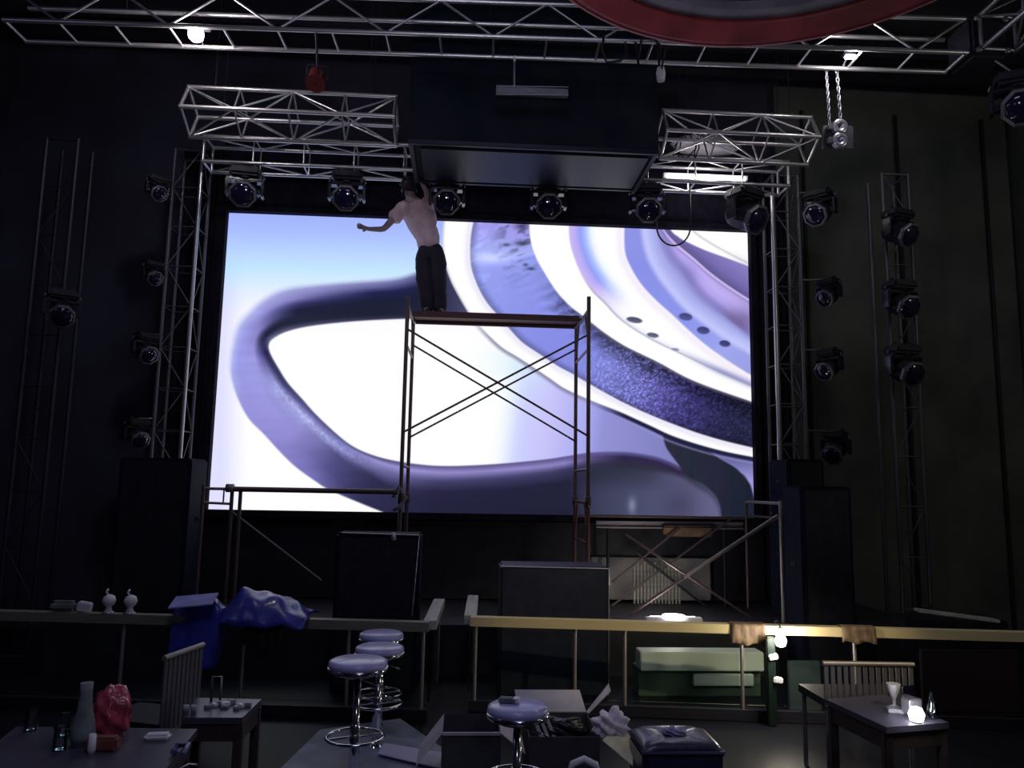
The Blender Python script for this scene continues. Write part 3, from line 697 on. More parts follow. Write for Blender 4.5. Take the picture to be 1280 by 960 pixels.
# chain hoist
HY = 7.46
ch = thing('chain_hoist', P(1048, 170, HY), 'chain hoist with two round wheels hanging beside the right truss end', 'hoist')
for px in (1034, 1060): bar('side_plate', P(px, 158, HY), P(px, 186, HY), .03, .10, DALU, ch)
bar('cross_plate', P(1034, 172, HY+.03), P(1060, 172, HY+.03), .02, .16, BLACK, ch)
for py in (159, 176):
    T = Matrix.Translation(P(1049, py, HY-.05)) @ Matrix.Rotation(pi/2, 4, 'X')
    MB().lathe([(.03, -.03), (.08, -.03), (.085, -.01), (.07, 0), (.085, .01), (.08, .03), (.03, .03)], n=24, M_=T, ring=True).build('wheel', SILVER, ch)
    T2 = Matrix.Translation(P(1037, py, HY-.05)) @ Matrix.Rotation(pi/2, 4, 'X'); MB().lathe([(.03, -.03), (.032, .03)], n=12, M_=T2).build('axle', ALU2, ch)
def chain(px0, py0, px1, py1, Y, r=.016):
    a, b = P(px0, py0, Y), P(px1, py1, Y); a = Vector((a.x, 7.46, 6.42)); n = int((b-a).length/(r*2.6)); mb = MB()
    for k in range(n):
        c = a.lerp(b, (k+.5)/n); Rz = Matrix.Rotation(pi/2*(k % 2), 3, 'Z')
        mb.tube([c+Rz @ Vector((r*.8*cos(q), 0, r*1.7*sin(q))) for q in [2*pi*i/8 for i in range(8)]], r*.32, 5, True)
    mb.build('chain', SILVER, ch)
chain(1033, 90, 1037, 156, HY); chain(1046, 90, 1051, 152, HY, .019)

# red and grey ring
rc_ = Vector((2.12, 4.37, 5.9))
rg = thing('ceiling_ring', rc_, 'large round red and grey ring hanging under the ceiling at top right', 'ring')
MB().lathe([(1.90, 0), (1.95, 0), (1.95, .04), (1.73, .12), (1.73, .07)], rc_, 96, ring=True).build('red_band', REDRING, rg)
MB().lathe([(1.60, .12), (1.72, .10), (1.72, .20), (1.60, .20)], rc_, 96, ring=True).build('grey_band', GREYRING, rg)
MB().lathe([(.02, .3), (1.62, .3), (1.62, .34), (.02, .34)], rc_, 64).build('disc', BLACK, rg)
MB().tube([rc_+Vector((1.955*cos(t), 1.955*sin(t), -.005)) for t in [2*pi*k/96 for k in range(96)]], .008, 6, True).build('rim_wire', mat('red_wire', (.5, .2, .25), .4), rg)
for k in range(8):
    t = 2*pi*k/8+.3; tube('spoke', rc_+Vector((.1*cos(t), .1*sin(t), .25)), rc_+Vector((1.9*cos(t), 1.9*sin(t), .12)), .02, ALU2, rg)
for k in range(4):
    t = 2*pi*k/4+.6; tube('hanger', rc_+Vector((1.6*cos(t), 1.6*sin(t), .3)), rc_+Vector((1.6*cos(t), 1.6*sin(t), ZC-5.9)), .012, BLACK, rg)
cables = [([(762, -4), (775, 6), (795, 22), (826, 58), (824, 82)], 7.05, 'black cable drooping over the longest truss near the ring'),
          ([(806, 30), (802, 48), (800, 62), (798, 80)], 7.0, 'short black cable hanging over the longest truss below the ring'),
          ([(756, 40), (752, 60), (758, 78), (775, 76), (784, 70)], 7.05, 'black cable looped on the lower pipe of the longest truss')]
for pts, Y, lab in cables:
    L_ = [P(x, y, Y) for x, y in pts]; e_ = L_[-1]; L_.append(Vector((e_.x, tcy(e_.x)-.185, 6.41))); tag(MB().tube(L_, .012, 6).build('cable', BLACK), lab, 'cable')
tag(MB().tube([Vector((P(863, 290, 9.0).x, 9.0, 5.72))]+[P(820+22+21*cos(t), 283+24*sin(t), 9.0) for t in [pi*k/14 for k in range(15)]]+[Vector((P(821, 290, 9.0).x, 9.0, 5.66))], .011, 6).build('cable', BLACK), 'black cable loop dangling in front of the screen beside the fifth moving head', 'cable')
mb = MB()
for k in range(7):
    x = 836+k*7; mb = MB().tube([Vector((P(x, 150, 8.56).x, 8.55, 6.09)), P(x+rng.uniform(-8, 8), 165, 8.62), P(x+rng.uniform(-10, 10), 185, 8.62), P(x+rng.uniform(-12, 12), 200, 8.62)], .008, 5)
    tag(mb.build('cable', BLACK), 'black cable tangled behind the right tilted truss', 'cable', 'black cables tangled behind the right tilted truss')
pp = tag(MB().lathe([(.01, -.13), (.38, -.09), (.50, 0), (.38, .09), (.01, .13)], n=28, M_=Matrix.Translation(P(882, 182, 9.75)) @ Matrix.Diagonal((1, .3, 1.1, 1))).build('pale_shade', PALECL), 'pale oval shade glimpsed through the right tilted truss', 'lamp shade')

# ------------------------------------------------------------------ scaffolds
def scaffold_frame(root, X, y0, y1, z0, z1, m, spigot=.12, fr=None):
    f = bpy.data.objects.new('frame', None); put(f, root, Matrix.Translation((X, (y0+y1)/2, z0)))
    for y in (y0, y1): tube('post', (X, y, z0), (X, y, z1+spigot), .023, m, f, 10)
    tube('top_tube', (X, y0, z1), (X, y1, z1), .021, m, f); tube('low_tube', (X, y0, z0+.35), (X, y1, z0+.35), .017, m, f)
    ym = (y0+y1)/2
    for s in (-1, 1): tube('stay', (X, ym+s*(y1-y0)*.26, z1), (X, ym+s*(y1-y0)*.5, z1-.42), .013, m, f, 6)
    tube('mid_tube', (X, y0, z1-.45), (X, y1, z1-.45), .015, m, f)
    return f
SXa, SXb, SYn, SYf, SZm, SZt = -.69, 1.385, 8.6, 9.6, 1.80, 3.97
sc1 = thing('scaffold_tower', ((SXa+SXb)/2, 9.1, STZ), 'tall dark scaffold tower standing before the screen under the worker', 'scaffold')
for X, m in ((SXa, STEEL), (SXb, STEEL)):
    scaffold_frame(sc1, X, SYn, SYf, SZm, SZt, m, .16 if X > 0 else .10)
    scaffold_frame(sc1, X, SYn, SYf, STZ+.01, SZm-.02, RUST if X > 0 else STEEL, 0)
for Y in (SYn, SYf):
    zt, zb = SZt-.28, SZm+.72
    off = .026 if Y == SYn else -.026
    tube('cross_brace', (SXa, Y, zt), (SXb, Y, zb), .012, STEEL, sc1, 6); tube('cross_brace', (SXa, Y+off, zb), (SXb, Y+off, zt), .012, STEEL, sc1, 6)
    for X, z in ((SXa, zt), (SXa, zb), (SXb, zt), (SXb, zb)): MB().box((X, Y, z), (.035, .05, .035), bev=.005).build('brace_pin', STEEL, sc1)
for X in (SXa, SXb):
    for Y in (SYn, SYf): MB().lathe([(.03, -.06), (.034, -.05), (.034, .05), (.03, .06)], (X, Y, SZm-.01), 12).build('coupler', STEEL, sc1)
pk = MB().box(((SXa+SXb)/2, 9.33, SZt+.035), (SXb-SXa-.06, .42, .035), bev=.006).build('plank', RUST, sc1)
for y in (9.13, 9.53): bar('plank_rail', (SXa+.03, y, SZt+.01), (SXb-.03, y, SZt+.01), .03, .07, RUST, sc1)
for X in (SXa+.02, SXb-.02):
    for y in (9.16, 9.5): MB().box((X, y, SZt+.015), (.07, .03, .03), bev=.005).build('hook', STEEL, sc1)
# left bay
lx = P(290, 618, SYn).x
sc2 = thing('scaffold_bay', ((lx+SXa)/2, 9.1, STZ), 'low scaffold bay with one long pipe along the lower left of the screen', 'scaffold')
tube('ledger', (lx, SYn-.05, 1.86), (SXa-.03, SYn-.05, 1.86), .028, STEEL, sc2, 10)
for x in (lx+.0, lx+.09): tube('post', (x, SYn, STZ), (x, SYn, 1.86), .02, STEEL, sc2, 10)
x2 = P(258, 612, SYn).x
tube('ledger', (x2-.03, SYn, 1.86), (lx, SYn, 1.86), .016, PALESTEEL, sc2); tube('ledger', (x2-.03, SYn, 1.71), (lx, SYn, 1.70), .014, PALESTEEL, sc2)
tube('post', (x2-.03, SYn, STZ), (x2-.03, SYn, 1.90), .02, STEEL, sc2); tube('strut', ((x2+lx)/2+.05, SYn, 1.86), ((x2+lx)/2+.05, SYn, 1.70), .009, STEEL, sc2)
tube('cross_brace', (lx, SYn, 1.62), (lx+1.0, SYn, .9), .014, STEEL, sc2)
MB().lathe([(.02, -.04), (.045, -.04), (.045, .04), (.02, .04)], n=14, M_=Matrix.Translation((lx-.01, SYn-.05, 1.87)) @ Matrix.Rotation(pi/2, 4, 'Y')).build('coupler', PALESTEEL, sc2)
# right bay
rx = P(976, 640, SYn).x
sc3 = thing('scaffold_bay', ((rx+SXb)/2, 9.1, STZ), 'low scaffold bay with crossed braces at the lower right of the screen', 'scaffold')
zt = P(975, 626, SYn).z
tube('post', (rx, SYn, STZ), (rx, SYn, zt), .024, PALESTEEL, sc3, 10); tube('post', (rx-.03, SYf, STZ), (rx-.03, SYf, zt), .02, STEEL, sc3)
tube('top_tube', (rx, SYn, zt-.03), (rx-.03, SYf, zt-.03), .018, PALESTEEL, sc3); tube('low_tube', (rx, SYn, zt-.2), (rx-.03, SYf, zt-.2), .014, STEEL, sc3)
tube('cross_brace', P(972, 645, SYn), P(855, 722, SYn), .022, PALESTEEL, sc3, 8)
tube('cross_brace', P(855, 722, SYn), P(786, 769, SYn), .018, STEEL, sc3, 8)
tube('cross_brace', P(782, 668, SYn+.05), P(938, 772, SYn+.05), .014, STEEL, sc3); tube('cross_brace', P(795, 690, SYf), P(885, 760, SYf), .016, BLACK, sc3)
tube('cross_brace', P(850, 660, SYf), P(765, 728, SYf), .014, STEEL, sc3); tube('cross_brace', P(915, 648, SYf), P(765, 757, SYf), .014, STEEL, sc3)
tube('ledger', (SXb+.03, SYf, 1.60), (rx-.05, SYf, 1.60), .018, STEEL, sc3)
tie = tag(MB().tube([(SXa-.08, 8.55, 1.80), (SXa-.02, 8.53, 1.92), (SXa+.06, 8.54, 1.80), (SXa+.0, 8.53, 1.70), (SXa-.07, 8.54, 1.66)], .02, 6).build('tie_rope', GREYCL), 'knotted pale rope tied round the left scaffold joint', 'rope')

# strip lamp on the stage floor
sl = thing('strip_lamp', P(842, 771, 8.75), 'bright flat lamp lying on the stage floor behind the wooden rail', 'lamp')
c = Vector((P(842, 770, 8.5).x, 8.5, STZ+.04)); MB().box(c, (.62, .10, .05), bev=.01).build('housing', WHITE, sl); MB().box(c+Vector((0, .052, .01)), (.5, .01, .03)).build('diffuser', BULB2, sl)
MB().lathe([(.001, -.02), (.12, -.01), (.12, .01), (.001, .02)], c+Vector((0, -.0, .035)), 16).build('glow_dome', BULB2, sl)
light('POINT', 'strip_lamp_light', c+Vector((.0, .35, .35)), 9, (1, .93, .82), .1)

# ------------------------------------------------------------------ the worker
def figure():
    F = Vector((-.45, 9.34, SZt+.06))
    root = thing('person', F, 'worker in dusty pink t-shirt and dark trousers standing on the scaffold, left arm out', 'person')
    J = dict(pelvis=(-.49, 9.36, 4.86), waist=(-.53, 9.35, 5.02), chest=(-.64, 9.31, 5.24), neckb=(-.725, 9.27, 5.42), neck=(-.755, 9.25, 5.49), head=(-.775, 9.22, 5.575), crown=(-.79, 9.21, 5.655),
             hl=(-.58, 9.36, 4.80), kl=(-.545, 9.31, 4.43), al=(-.50, 9.38, 4.10), tl=(-.52, 9.27, 4.065),
             hr=(-.41, 9.36, 4.80), kr=(-.38, 9.32, 4.43), ar=(-.35, 9.40, 4.10), tr=(-.33, 9.28, 4.065),
             sl=(-.865, 9.30, 5.35), el=(-1.07, 9.24, 5.06), wl=(-1.25, 9.20, 5.045),
             sr=(-.545, 9.28, 5.41), er=(-.54, 9.12, 5.50), wr=(-.62, 9.01, 5.62))
    def skin(name, verts, edges, rad, m, parent, rootv=0, lv=2):
        me = bpy.data.meshes.new(name); c = Vector(verts[rootv]); me.from_pydata([tuple(Vector(v)-c) for v in verts], edges, []); me.materials.append(m)
        o = bpy.data.objects.new(name, me); put(o, parent, Matrix.Translation(c))
        s = o.modifiers.new('skin', 'SKIN'); s.use_smooth_shade = True
        for i, r in enumerate(rad):
            sv = me.skin_vertices[0].data[i]; sv.radius = r if isinstance(r, tuple) else (r, r); sv.use_root = (i == rootv)
        d = o.modifiers.new('sub', 'SUBSURF'); d.levels = lv; d.render_levels = lv
        for p in me.polygons: p.use_smooth = True
        return o
    V = []; E_ = []; Rr = []; idx = {}
    def add(k, p, r, to=None):
        idx[k] = len(V); V.append(tuple(p)); Rr.append(r)
        if to is not None: E_.append((idx[to], idx[k]))
    add('pelvis', J['pelvis'], (.12, .09))
    add('waist', J['waist'], (.11, .085), 'pelvis'); add('chest', J['chest'], (.165, .11), 'waist'); add('neckb', J['neckb'], (.10, .08), 'chest')
    add('neck', J['neck'], .052, 'neckb'); add('head', J['head'], (.078, .09), 'neck'); add('crown', J['crown'], (.06, .07), 'head')
    for s in 'lr':
        add('h'+s, J['h'+s], .095, 'pelvis'); add('k'+s, J['k'+s], .06, 'h'+s); add('a'+s, J['a'+s], .042, 'k'+s); add('t'+s, J['t'+s], .036, 'a'+s)
        add('s'+s, J['s'+s], .06, 'neckb'); add('e'+s, J['e'+s], .04, 's'+s); add('w'+s, J['w'+s], .027, 'e'+s)
        w_ = Vector(J['w'+s]); d = (w_-Vector(J['e'+s])).normalized(); pd = (d+Vector((-.2, 0, .35)) if s == 'l' else d).normalized()
        palm = w_+pd*.06; add('p'+s, palm, (.036, .02), 'w'+s)
        sd = pd.cross(Vector((0, 1, 0))).normalized(); cu = sd.cross(pd).normalized()
        for k in range(4):
            off = (k-1.5)*.018; ln = [.030, .036, .034, .026][k]
            b0 = palm+pd*.035+sd*off; b1 = b0+pd*ln; b2 = b1+(pd*.5+cu*-.8).normalized()*ln*.8
            add('f%d%s' % (k, s), b0, .010, 'p'+s); add('g%d%s' % (k, s), b1, .009, 'f%d%s' % (k, s)); add('i%d%s' % (k, s), b2, .008, 'g%d%s' % (k, s))
        t0 = w_+pd*.03+sd*.035; add('th'+s, t0, .011, 'p'+s); add('ti'+s, t0+(pd+sd*.4-cu*.3).normalized()*.04, .010, 'th'+s)
    skin('body', V, E_, Rr, SKIN, root)
    # shirt: torso and short sleeves
    mixv = lambda a, b, t: tuple(Vector(J[a]).lerp(Vector(J[b]), t))
    hem = tuple(Vector(J['pelvis'])+Vector((-.012, 0, -.03)))
    SV = [J['chest'], J['waist'], hem, J['neckb'], mixv('neckb', 'neck', .5), J['sl'], mixv('sl', 'el', .55), J['sr'], mixv('sr', 'er', .55), mixv('chest', 'neckb', .55)]
    tx = bpy.data.textures.new('cloth_folds', 'CLOUDS'); tx.noise_scale = .11
    sh = skin('shirt', SV, [(0, 1), (1, 2), (0, 9), (9, 3), (3, 4), (9, 5), (5, 6), (9, 7), (7, 8)], [(.225, .14), (.205, .14), (.212, .15), (.15, .11), .062, .10, .092, .10, .088, (.20, .135)], SHIRT, root)
    dm = sh.modifiers.new('folds', 'DISPLACE'); dm.texture = tx; dm.strength = .035; dm.mid_level = .35; dm.texture_coords = 'LOCAL'
    ml = lambda s: tuple(Vector(J['k'+s]).lerp(Vector(J['a'+s]), .5))
    TV = [J['pelvis'], tuple(Vector(J['waist'])-Vector((0, 0, .15))), J['hl'], J['kl'], tuple(Vector(J['al'])-Vector((0, 0, .04))), J['hr'], J['kr'], tuple(Vector(J['ar'])-Vector((0, 0, .04))), ml('l'), ml('r')]
    tz = skin('trousers', TV, [(0, 1), (0, 2), (2, 3), (3, 8), (8, 4), (0, 5), (5, 6), (6, 9), (9, 7)], [(.19, .135), (.165, .12), .128, .116, .098, .128, .116, .098, .105, .105], PANTS, root)
    dm = tz.modifiers.new('folds', 'DISPLACE'); dm.texture = tx; dm.strength = .03; dm.mid_level = .5; dm.texture_coords = 'LOCAL'
    h = Vector(J['head']); f = Vector((-.15, .95, .25)).normalized()
    skin('hair', [tuple(h-f*.025+Vector((0, 0, .03))), tuple(h-f*.012+Vector((-.005, 0, .065))), tuple(h-f*.03+Vector((0, 0, -.02)))], [(0, 1), (0, 2)], [(.088, .092), (.07, .075), (.07, .07)], HAIR, root)
    for s in (-1, 1):
        MB().lathe([(.001, -.02), (.018, -.015), (.02, 0), (.015, .02), (.001, .025)], h+Vector((s*.082, .01, -.01)), 10).build('ear', SKIN, root)
        MB().lathe([(.001, -.012), (.012, 0), (.001, .012)], h+f*.085+Vector((s*.03, 0, .01)), 10).build('eye', HAIR, root)
    MB().tube([h+f*.09, h+f*.105+Vector((0, 0, -.03))], [.008, .014], 8).build('nose', SKIN, root)
    MB().box(h+f*.088+Vector((0, 0, -.05)), (.04, .01, .008)).build('mouth', PINKC, root)
    for s in 'lr':
        a = Vector(J['a'+s]); MB().box(a+Vector((0, -.03, -.045)), (.095, .25, .06), bev=.025).build('shoe', BLACKG, root)
    MB().lathe([(.001, -.01), (.001, .01)], h, 3)
    return root
figure()

# ------------------------------------------------------------------ black cabinets beside the stage and in the booths
def speaker(name, x0, x1, Y, ytop, z0, depth, label, m=NAVYB, grille=True, group=None):
    a, b = P(x0, ytop, Y), P(x1, ytop, Y); z1 = (a.z+b.z)/2; c = Vector(((a.x+b.x)/2, Y+depth/2, 0))
    t = thing(name, (c.x, c.y, z0), label, 'speaker', group)
    W_, H_ = b.x-a.x, z1-z0
    MB().box((c.x, c.y, z0+H_/2), (W_, depth, H_), bev=.02).build('cabinet', m, t)
    if grille:
        MB().box((c.x, Y-.008, z0+H_/2), (W_-.08, .02, H_-.08), bev=.006).build('grille', BLACK, t)
        for s in (-1, 1): MB().box((c.x+s*(W_/2-.01), Y+depth/2, z0+H_*.6), (.03, .14, .07), bev=.01).build('handle', BLACKG, t)
    return t
zc = P(1010, 645, 8.72).z
speaker('speaker_cabinet', 984, 1030, 8.72, 574, zc+.005, .55, 'upper black cabinet stacked right of the screen foot')
speaker('speaker_cabinet', 984, 1030, 8.72, 645, STZ+.01, .55, 'lower black cabinet under the stack right of the screen foot')
speaker('speaker_cabinet', 1000, 1064, 7.8, 608, .0, .45, 'tall navy cabinet standing in front of the cabinet stack at right')
speaker('speaker_cabinet', 150, 240, 8.72, 572, STZ+.01, .55, 'tall black cabinet standing at the foot of the left tower truss')
# booth boxes behind the rails
b1 = speaker('flight_case', 420, 526, 7.6, 667, 0, .4, 'tall black case with a pale top edge behind the bar stools')
a, b_ = P(428, 666, 7.58), P(524, 669, 7.58); tube('top_edge', a, b_, .006, SILVER, b1); tube('corner_edge', P(524, 670, 7.58), P(515, 770, 7.58), .006, SILVER, b1)
MB().lathe([(.001, -.04), (.03, -.03), (.02, .03), (.001, .04)], P(492, 671, 7.57), 8).build('latch', SILVER, b1)
b2_ = speaker('flight_case', 626, 761, 7.45, 708, 0, .5, 'wide dark grey case standing inside the booth behind the yellow rail', m=mat('slate_case', (.028, .031, .055), .5, noise=.15, spec=.2), grille=False)
a, b_ = P(626, 708, 7.44), P(761, 711, 7.44); tube('top_edge', a, b_, .007, SILVER, b2_); tube('corner_edge', b_, Vector((b_.x, 7.44, .02)), .007, SILVER, b2_)

# ------------------------------------------------------------------ booth partitions: wooden cap, posts, glass
RZ = .80
def partition(name, label, pA, pB, posts, wood, side_at=None, sidelen=1.35, dim=False):
    pA = Vector(pA); pB = Vector(pB); d = (pB-pA).normalized(); t = thing(name, ((pA.x+pB.x)/2, (pA.y+pB.y)/2, 0), label, 'partition')
    n = Vector((-d.y, d.x, 0))
    L = (pB-pA).length; k = max(1, round(L/2.2))
    for i in range(k):   # cap planks, end to end
        a, b = pA+d*(L*i/k+.003), pA+d*(L*(i+1)/k-.003)
        bar('rail_plank', a+Vector((0, 0, RZ-.04)), b+Vector((0, 0, RZ-.04)), .10, .078, wood, t)
    X = [0.05]+[p for p in posts]+[L-.05]
    for q in X: 
        p = pA+d*q; tube('post', (p.x, p.y, .0), (p.x, p.y, RZ-.08), .016, PALESTEEL, t, 8)
    for q0, q1 in zip(X, X[1:]):
        a, b = pA+d*(q0+.03), pA+d*(q1-.03); bar('glass_pane', a+Vector((0, 0, (RZ-.1+.12)/2)), b+Vector((0, 0, (RZ-.1+.12)/2)), .012, RZ-.24, GLASS, t)
    bar('base_rail', pA+Vector((0, 0, .05)), pB+Vector((0, 0, .05)), .06, .09, BLACK, t)
    if side_at is not None:
        p = pA if side_at == 0 else pB; q = p+Vector((.04, sidelen, 0)); s = Vector((0, .06, 0))
        bar('side_rail', p+s+Vector((0, 0, RZ-.04)), q+Vector((0, 0, RZ-.04)), .11, .076, WOODG, t)
        tube('post', (q.x, q.y-.05, 0), (q.x, q.y-.05, RZ-.08), .016, PALESTEEL, t)
        bar('glass_pane', p+Vector((0, .15, .39)), q+Vector((0, -.1, .39)), .012, RZ-.24, GLASS, t)
    return t
RA = PZ(588, 776, RZ-.04); RB = PZ(1300, 796, RZ-.04); RA.z = RB.z = 0
part_r = partition('glass_partition', 'glass partition with yellow wooden rail in the right half of the hall', RA, RB, [.92, 1.35+.0, 2.35, 3.3], WOOD, 0)
LA = PZ(-20, 768, RZ-.04); LB = PZ(537, 783, RZ-.04); LA.z = LB.z = 0
part_l = partition('glass_partition', 'glass partition with dull wooden rail in the left half of the hall', LA, LB, [1.25, 2.3, 3.2], mat('dull_wood', (.22, .20, .15), .5, noise=.2), 1)
rd = (RB-RA).normalized(); ld = (LB-LA).normalized()
def onrail(px, A=RA, B=RB):
    d = ray(px, 780); # intersect the vertical plane through the view ray with the rail line
    h = Vector((d.x, d.y)); e = Vector((B.x-A.x, B.y-A.y)); M_ = np.array([[h.x, -e.x], [h.y, -e.y]]); s = np.linalg.solve(M_, np.array([A.x, A.y]))
    return Vector((A.x+e.x*s[1], A.y+e.y*s[1], RZ))
def sleeve(px0, px1, A, B, label, drop=.12, m=BROWN):
    a, b = onrail(px0, A, B), onrail(px1, A, B); e = (b-a); n = Vector((-e.y, e.x, 0)).normalized()
    prof = [(-.07, -drop), (-.062, -.05), (-.06, .008), (0, .014), (.06, .008), (.064, -.08)]
    mb = MB(); N = 12
    mb.quadgrid(lambda u, v: a.lerp(b, u)+n*(np.interp(v*5, range(6), [q[0] for q in prof])+.006*sin(u*23+v*5))+Vector((0, 0, np.interp(v*5, range(6), [q[1] for q in prof])+(.012*sin(u*11) if v < .15 else 0))), N, 10)
    o = mb.build('cloth_wrap', m, None, [solidify(.004)]); tag(o, label, 'cloth'); return o
sleeve(911, 954, RA, RB, 'brown paper wrap folded over the yellow rail beside the glaring lamp', .16)
sleeve(1049, 1091, RA, RB, 'brown paper wrap folded over the yellow rail right of the glaring lamp', .12)
sleeve(306, 356, LA, LB, 'dark brown cloth folded over the left rail under the blue tarpaulin', .22, mat('dark_brown_cloth', (.07, .05, .045), .8))

# clamp lamp by the rail
c = onrail(966)+Vector((.0, -.16, -.10)); cl = thing('clamp_lamp', c, 'glaring lamp hanging in front of the yellow rail', 'lamp')
MB().lathe([(.001, -.06), (.035, -.045), (.05, -.005), (.03, .045), (.018, .07)], c, 18).build('bulb', BULBW, cl)
MB().lathe([(.02, .07), (.022, .10), (.012, .11)], c, 12).build('socket', WHITE, cl)
MB().tube([c+Vector((0, 0, .11)), c+Vector((0, .05, .15)), c+Vector((0, .12, .13))], .006, 6).build('hook', BLACK, cl)
light('POINT', 'clamp_lamp_light', c+Vector((0, -.10, 0)), 14, (1, .93, .78), .05)
# dark green post next to it and bright fittings
gpz = onrail(955)+Vector((0, -.12, 0)); gpst = tag(MB().box((gpz.x, gpz.y, .36), (.075, .05, .72), bev=.008).build('post', mat('dark_green_post', (.006, .016, .013), .5, spec=.3)), 'dark green post standing in front of the glaring lamp', 'post')
for i, (px, py, s, lab) in enumerate([(966, 821, .05, 'pale folded packet hanging below the glaring lamp'), (972, 850, .05, 'lower pale packet beside the dark green post')]):
    cc = P(px, py, gpz.y-.02); tag(MB().box(cc, (s*1.6, .05, s), Matrix.Rotation(.3*i-.2, 3, 'Y'), bev=.008).build('packet', WHITE), lab, 'packet')

# pale bench seen through the glass
bn = thing('storage_bench', P(868, 850, 7.25), 'pale green white bench seen through the glass below the yellow rail', 'bench')
a, b_, c2 = P(802, 816, 7.35), P(957, 820, 7.35), P(802, 840, 7.35)
MB().box(((a.x+b_.x)/2, 7.50, (a.z+c2.z)/2), (b_.x-a.x, .22, a.z-c2.z), bev=.008).build('upper_panel', BENCH, bn)
a3, c3 = P(870, 845, 7.35), P(946, 860, 7.35)
MB().box(((a3.x+c3.x)/2, 7.45, (a3.z+c3.z)/2), (c3.x-a3.x, .06, a3.z-c3.z), bev=.006).build('drawer_front', BENCH, bn)
MB().box(((a.x+b_.x)/2, 7.62, c2.z/2), (b_.x-a.x, .26, c2.z), bev=.006).build('body', GREEN, bn)
for k, (x0, x1, yt, lab) in enumerate([(985, 1024, 826, 'grey panel leaning behind the glass right of the dark green post'), (1150, 1270, 812, 'dark red brown panel behind the glass at the far right')]):
    a, b_ = P(x0, yt, 7.0), P(x1, yt, 7.0); tag(MB().box(((a.x+b_.x)/2, 7.0, a.z/2), (b_.x-a.x, .05, a.z), bev=.006).build('leaning_panel', [mat('dim_grey_panel', (.05, .065, .075), .6), mat('dark_red_panel', (.05, .02, .025), .6)][k]), lab, 'panel')
wbd = tag(MB().box(P(1195, 769, 7.6), (.75, .16, .03), Matrix.Rotation(.10, 3, 'Y') @ Matrix.Rotation(-.2, 3, 'Z'), bev=.006).build('wooden_board', WOODG), 'loose pale board lying behind the dark end of the yellow rail', 'board')
bps = speaker('flight_case', 1150, 1262, 7.75, 776, 0, .5, 'low black case behind the dark right end of the rail', grille=False, m=BLACK)
# things standing on the left rail
def cup(c, label, s=1.0):
    t = tag(MB().lathe([(.030*s, 0), (.034*s, .004), (.05*s, .075*s), (.048*s, .078*s), (.032*s, .008)], c, 20).build('cup', WHITE), label, 'cup'); return t
p = onrail(104, LA, LB); 
t = thing('folded_napkin', p, 'small white paper square on the left rail', 'napkin'); MB().box(p+Vector((0, 0, .045)), (.11, .07, .085), Matrix.Rotation(.15, 3, 'Y'), bev=.01).build('sheet', WHITE, t)
for px, lab in ((134, 'left white round jar with small spout on the left rail'), (161, 'right white round jar with small spout on the left rail')):
    p = onrail(px, LA, LB); t = thing('round_jar', p, lab, 'jar', 'white round jars on the left rail')
    MB().lathe([(.03, 0), (.035, .01), (.02, .05), (.045, .075), (.055, .105), (.042, .14), (.014, .155)], p, 20).build('body', CUPG if 0 else WHITE, t)
    MB().tube([p+Vector((-.01, 0, .15)), p+Vector((-.03, 0, .175)), p+Vector((-.015, 0, .20))], .009, 6).build('spout', WHITE, t)
    MB().lathe([(.05, 0), (.055, .006), (.0, .012)], p, 16).build('foot', SILVER, t)
p = onrail(78, LA, LB); t = tag(MB().box(p+Vector((0, 0, .05)), (.22, .09, .09), bev=.03).build('cloth_bundle', GREYCL), 'dim grey cloth bundle on the left rail', 'cloth')

# blue tarpaulin
a, b_ = onrail(216, LA, LB), onrail(388, LA, LB)
def tarp(u, v):
    p = a.lerp(b_, u); s = (v-.5)*2; w_ = .34
    top = np.interp(u, [0, .18, .30, .36, .5, .66, .8, .92, 1], [.03, .09, .11, .04, .22, .19, .17, .10, .02])
    z = top*(1-abs(s)**2.2)+.012*sin(u*31+v*9)+.008*sin(u*17-v*15)
    if s < -.1 and u < .42: z -= (-.1-s)*.62*(1-u*.9)
    else: z -= max(0, abs(s)-.75)*.12
    y = p.y+s*w_*(.62 if (s < 0 and u < .42) else 1)
    return Vector((p.x+.02*sin(v*7), y+.01*sin(u*25), RZ+.012+max(z, -.5)))
tp = MB().quadgrid(tarp, 40, 22).build('blue_tarpaulin', BLUE, None, [solidify(.006)]); tag(tp, 'blue tarpaulin heaped over the left wooden rail', 'tarpaulin')
pa = a.lerp(b_, .17); t = tag(MB().box(pa+Vector((.0, -.1, .135)), (.36, .2, .015), Matrix.Rotation(-.10, 3, 'Y') @ Matrix.Rotation(.35, 3, 'X'), bev=.004).build('folded_sheet', LBLUE), 'pale violet folded sheet on the left end of the blue tarpaulin', 'sheet')

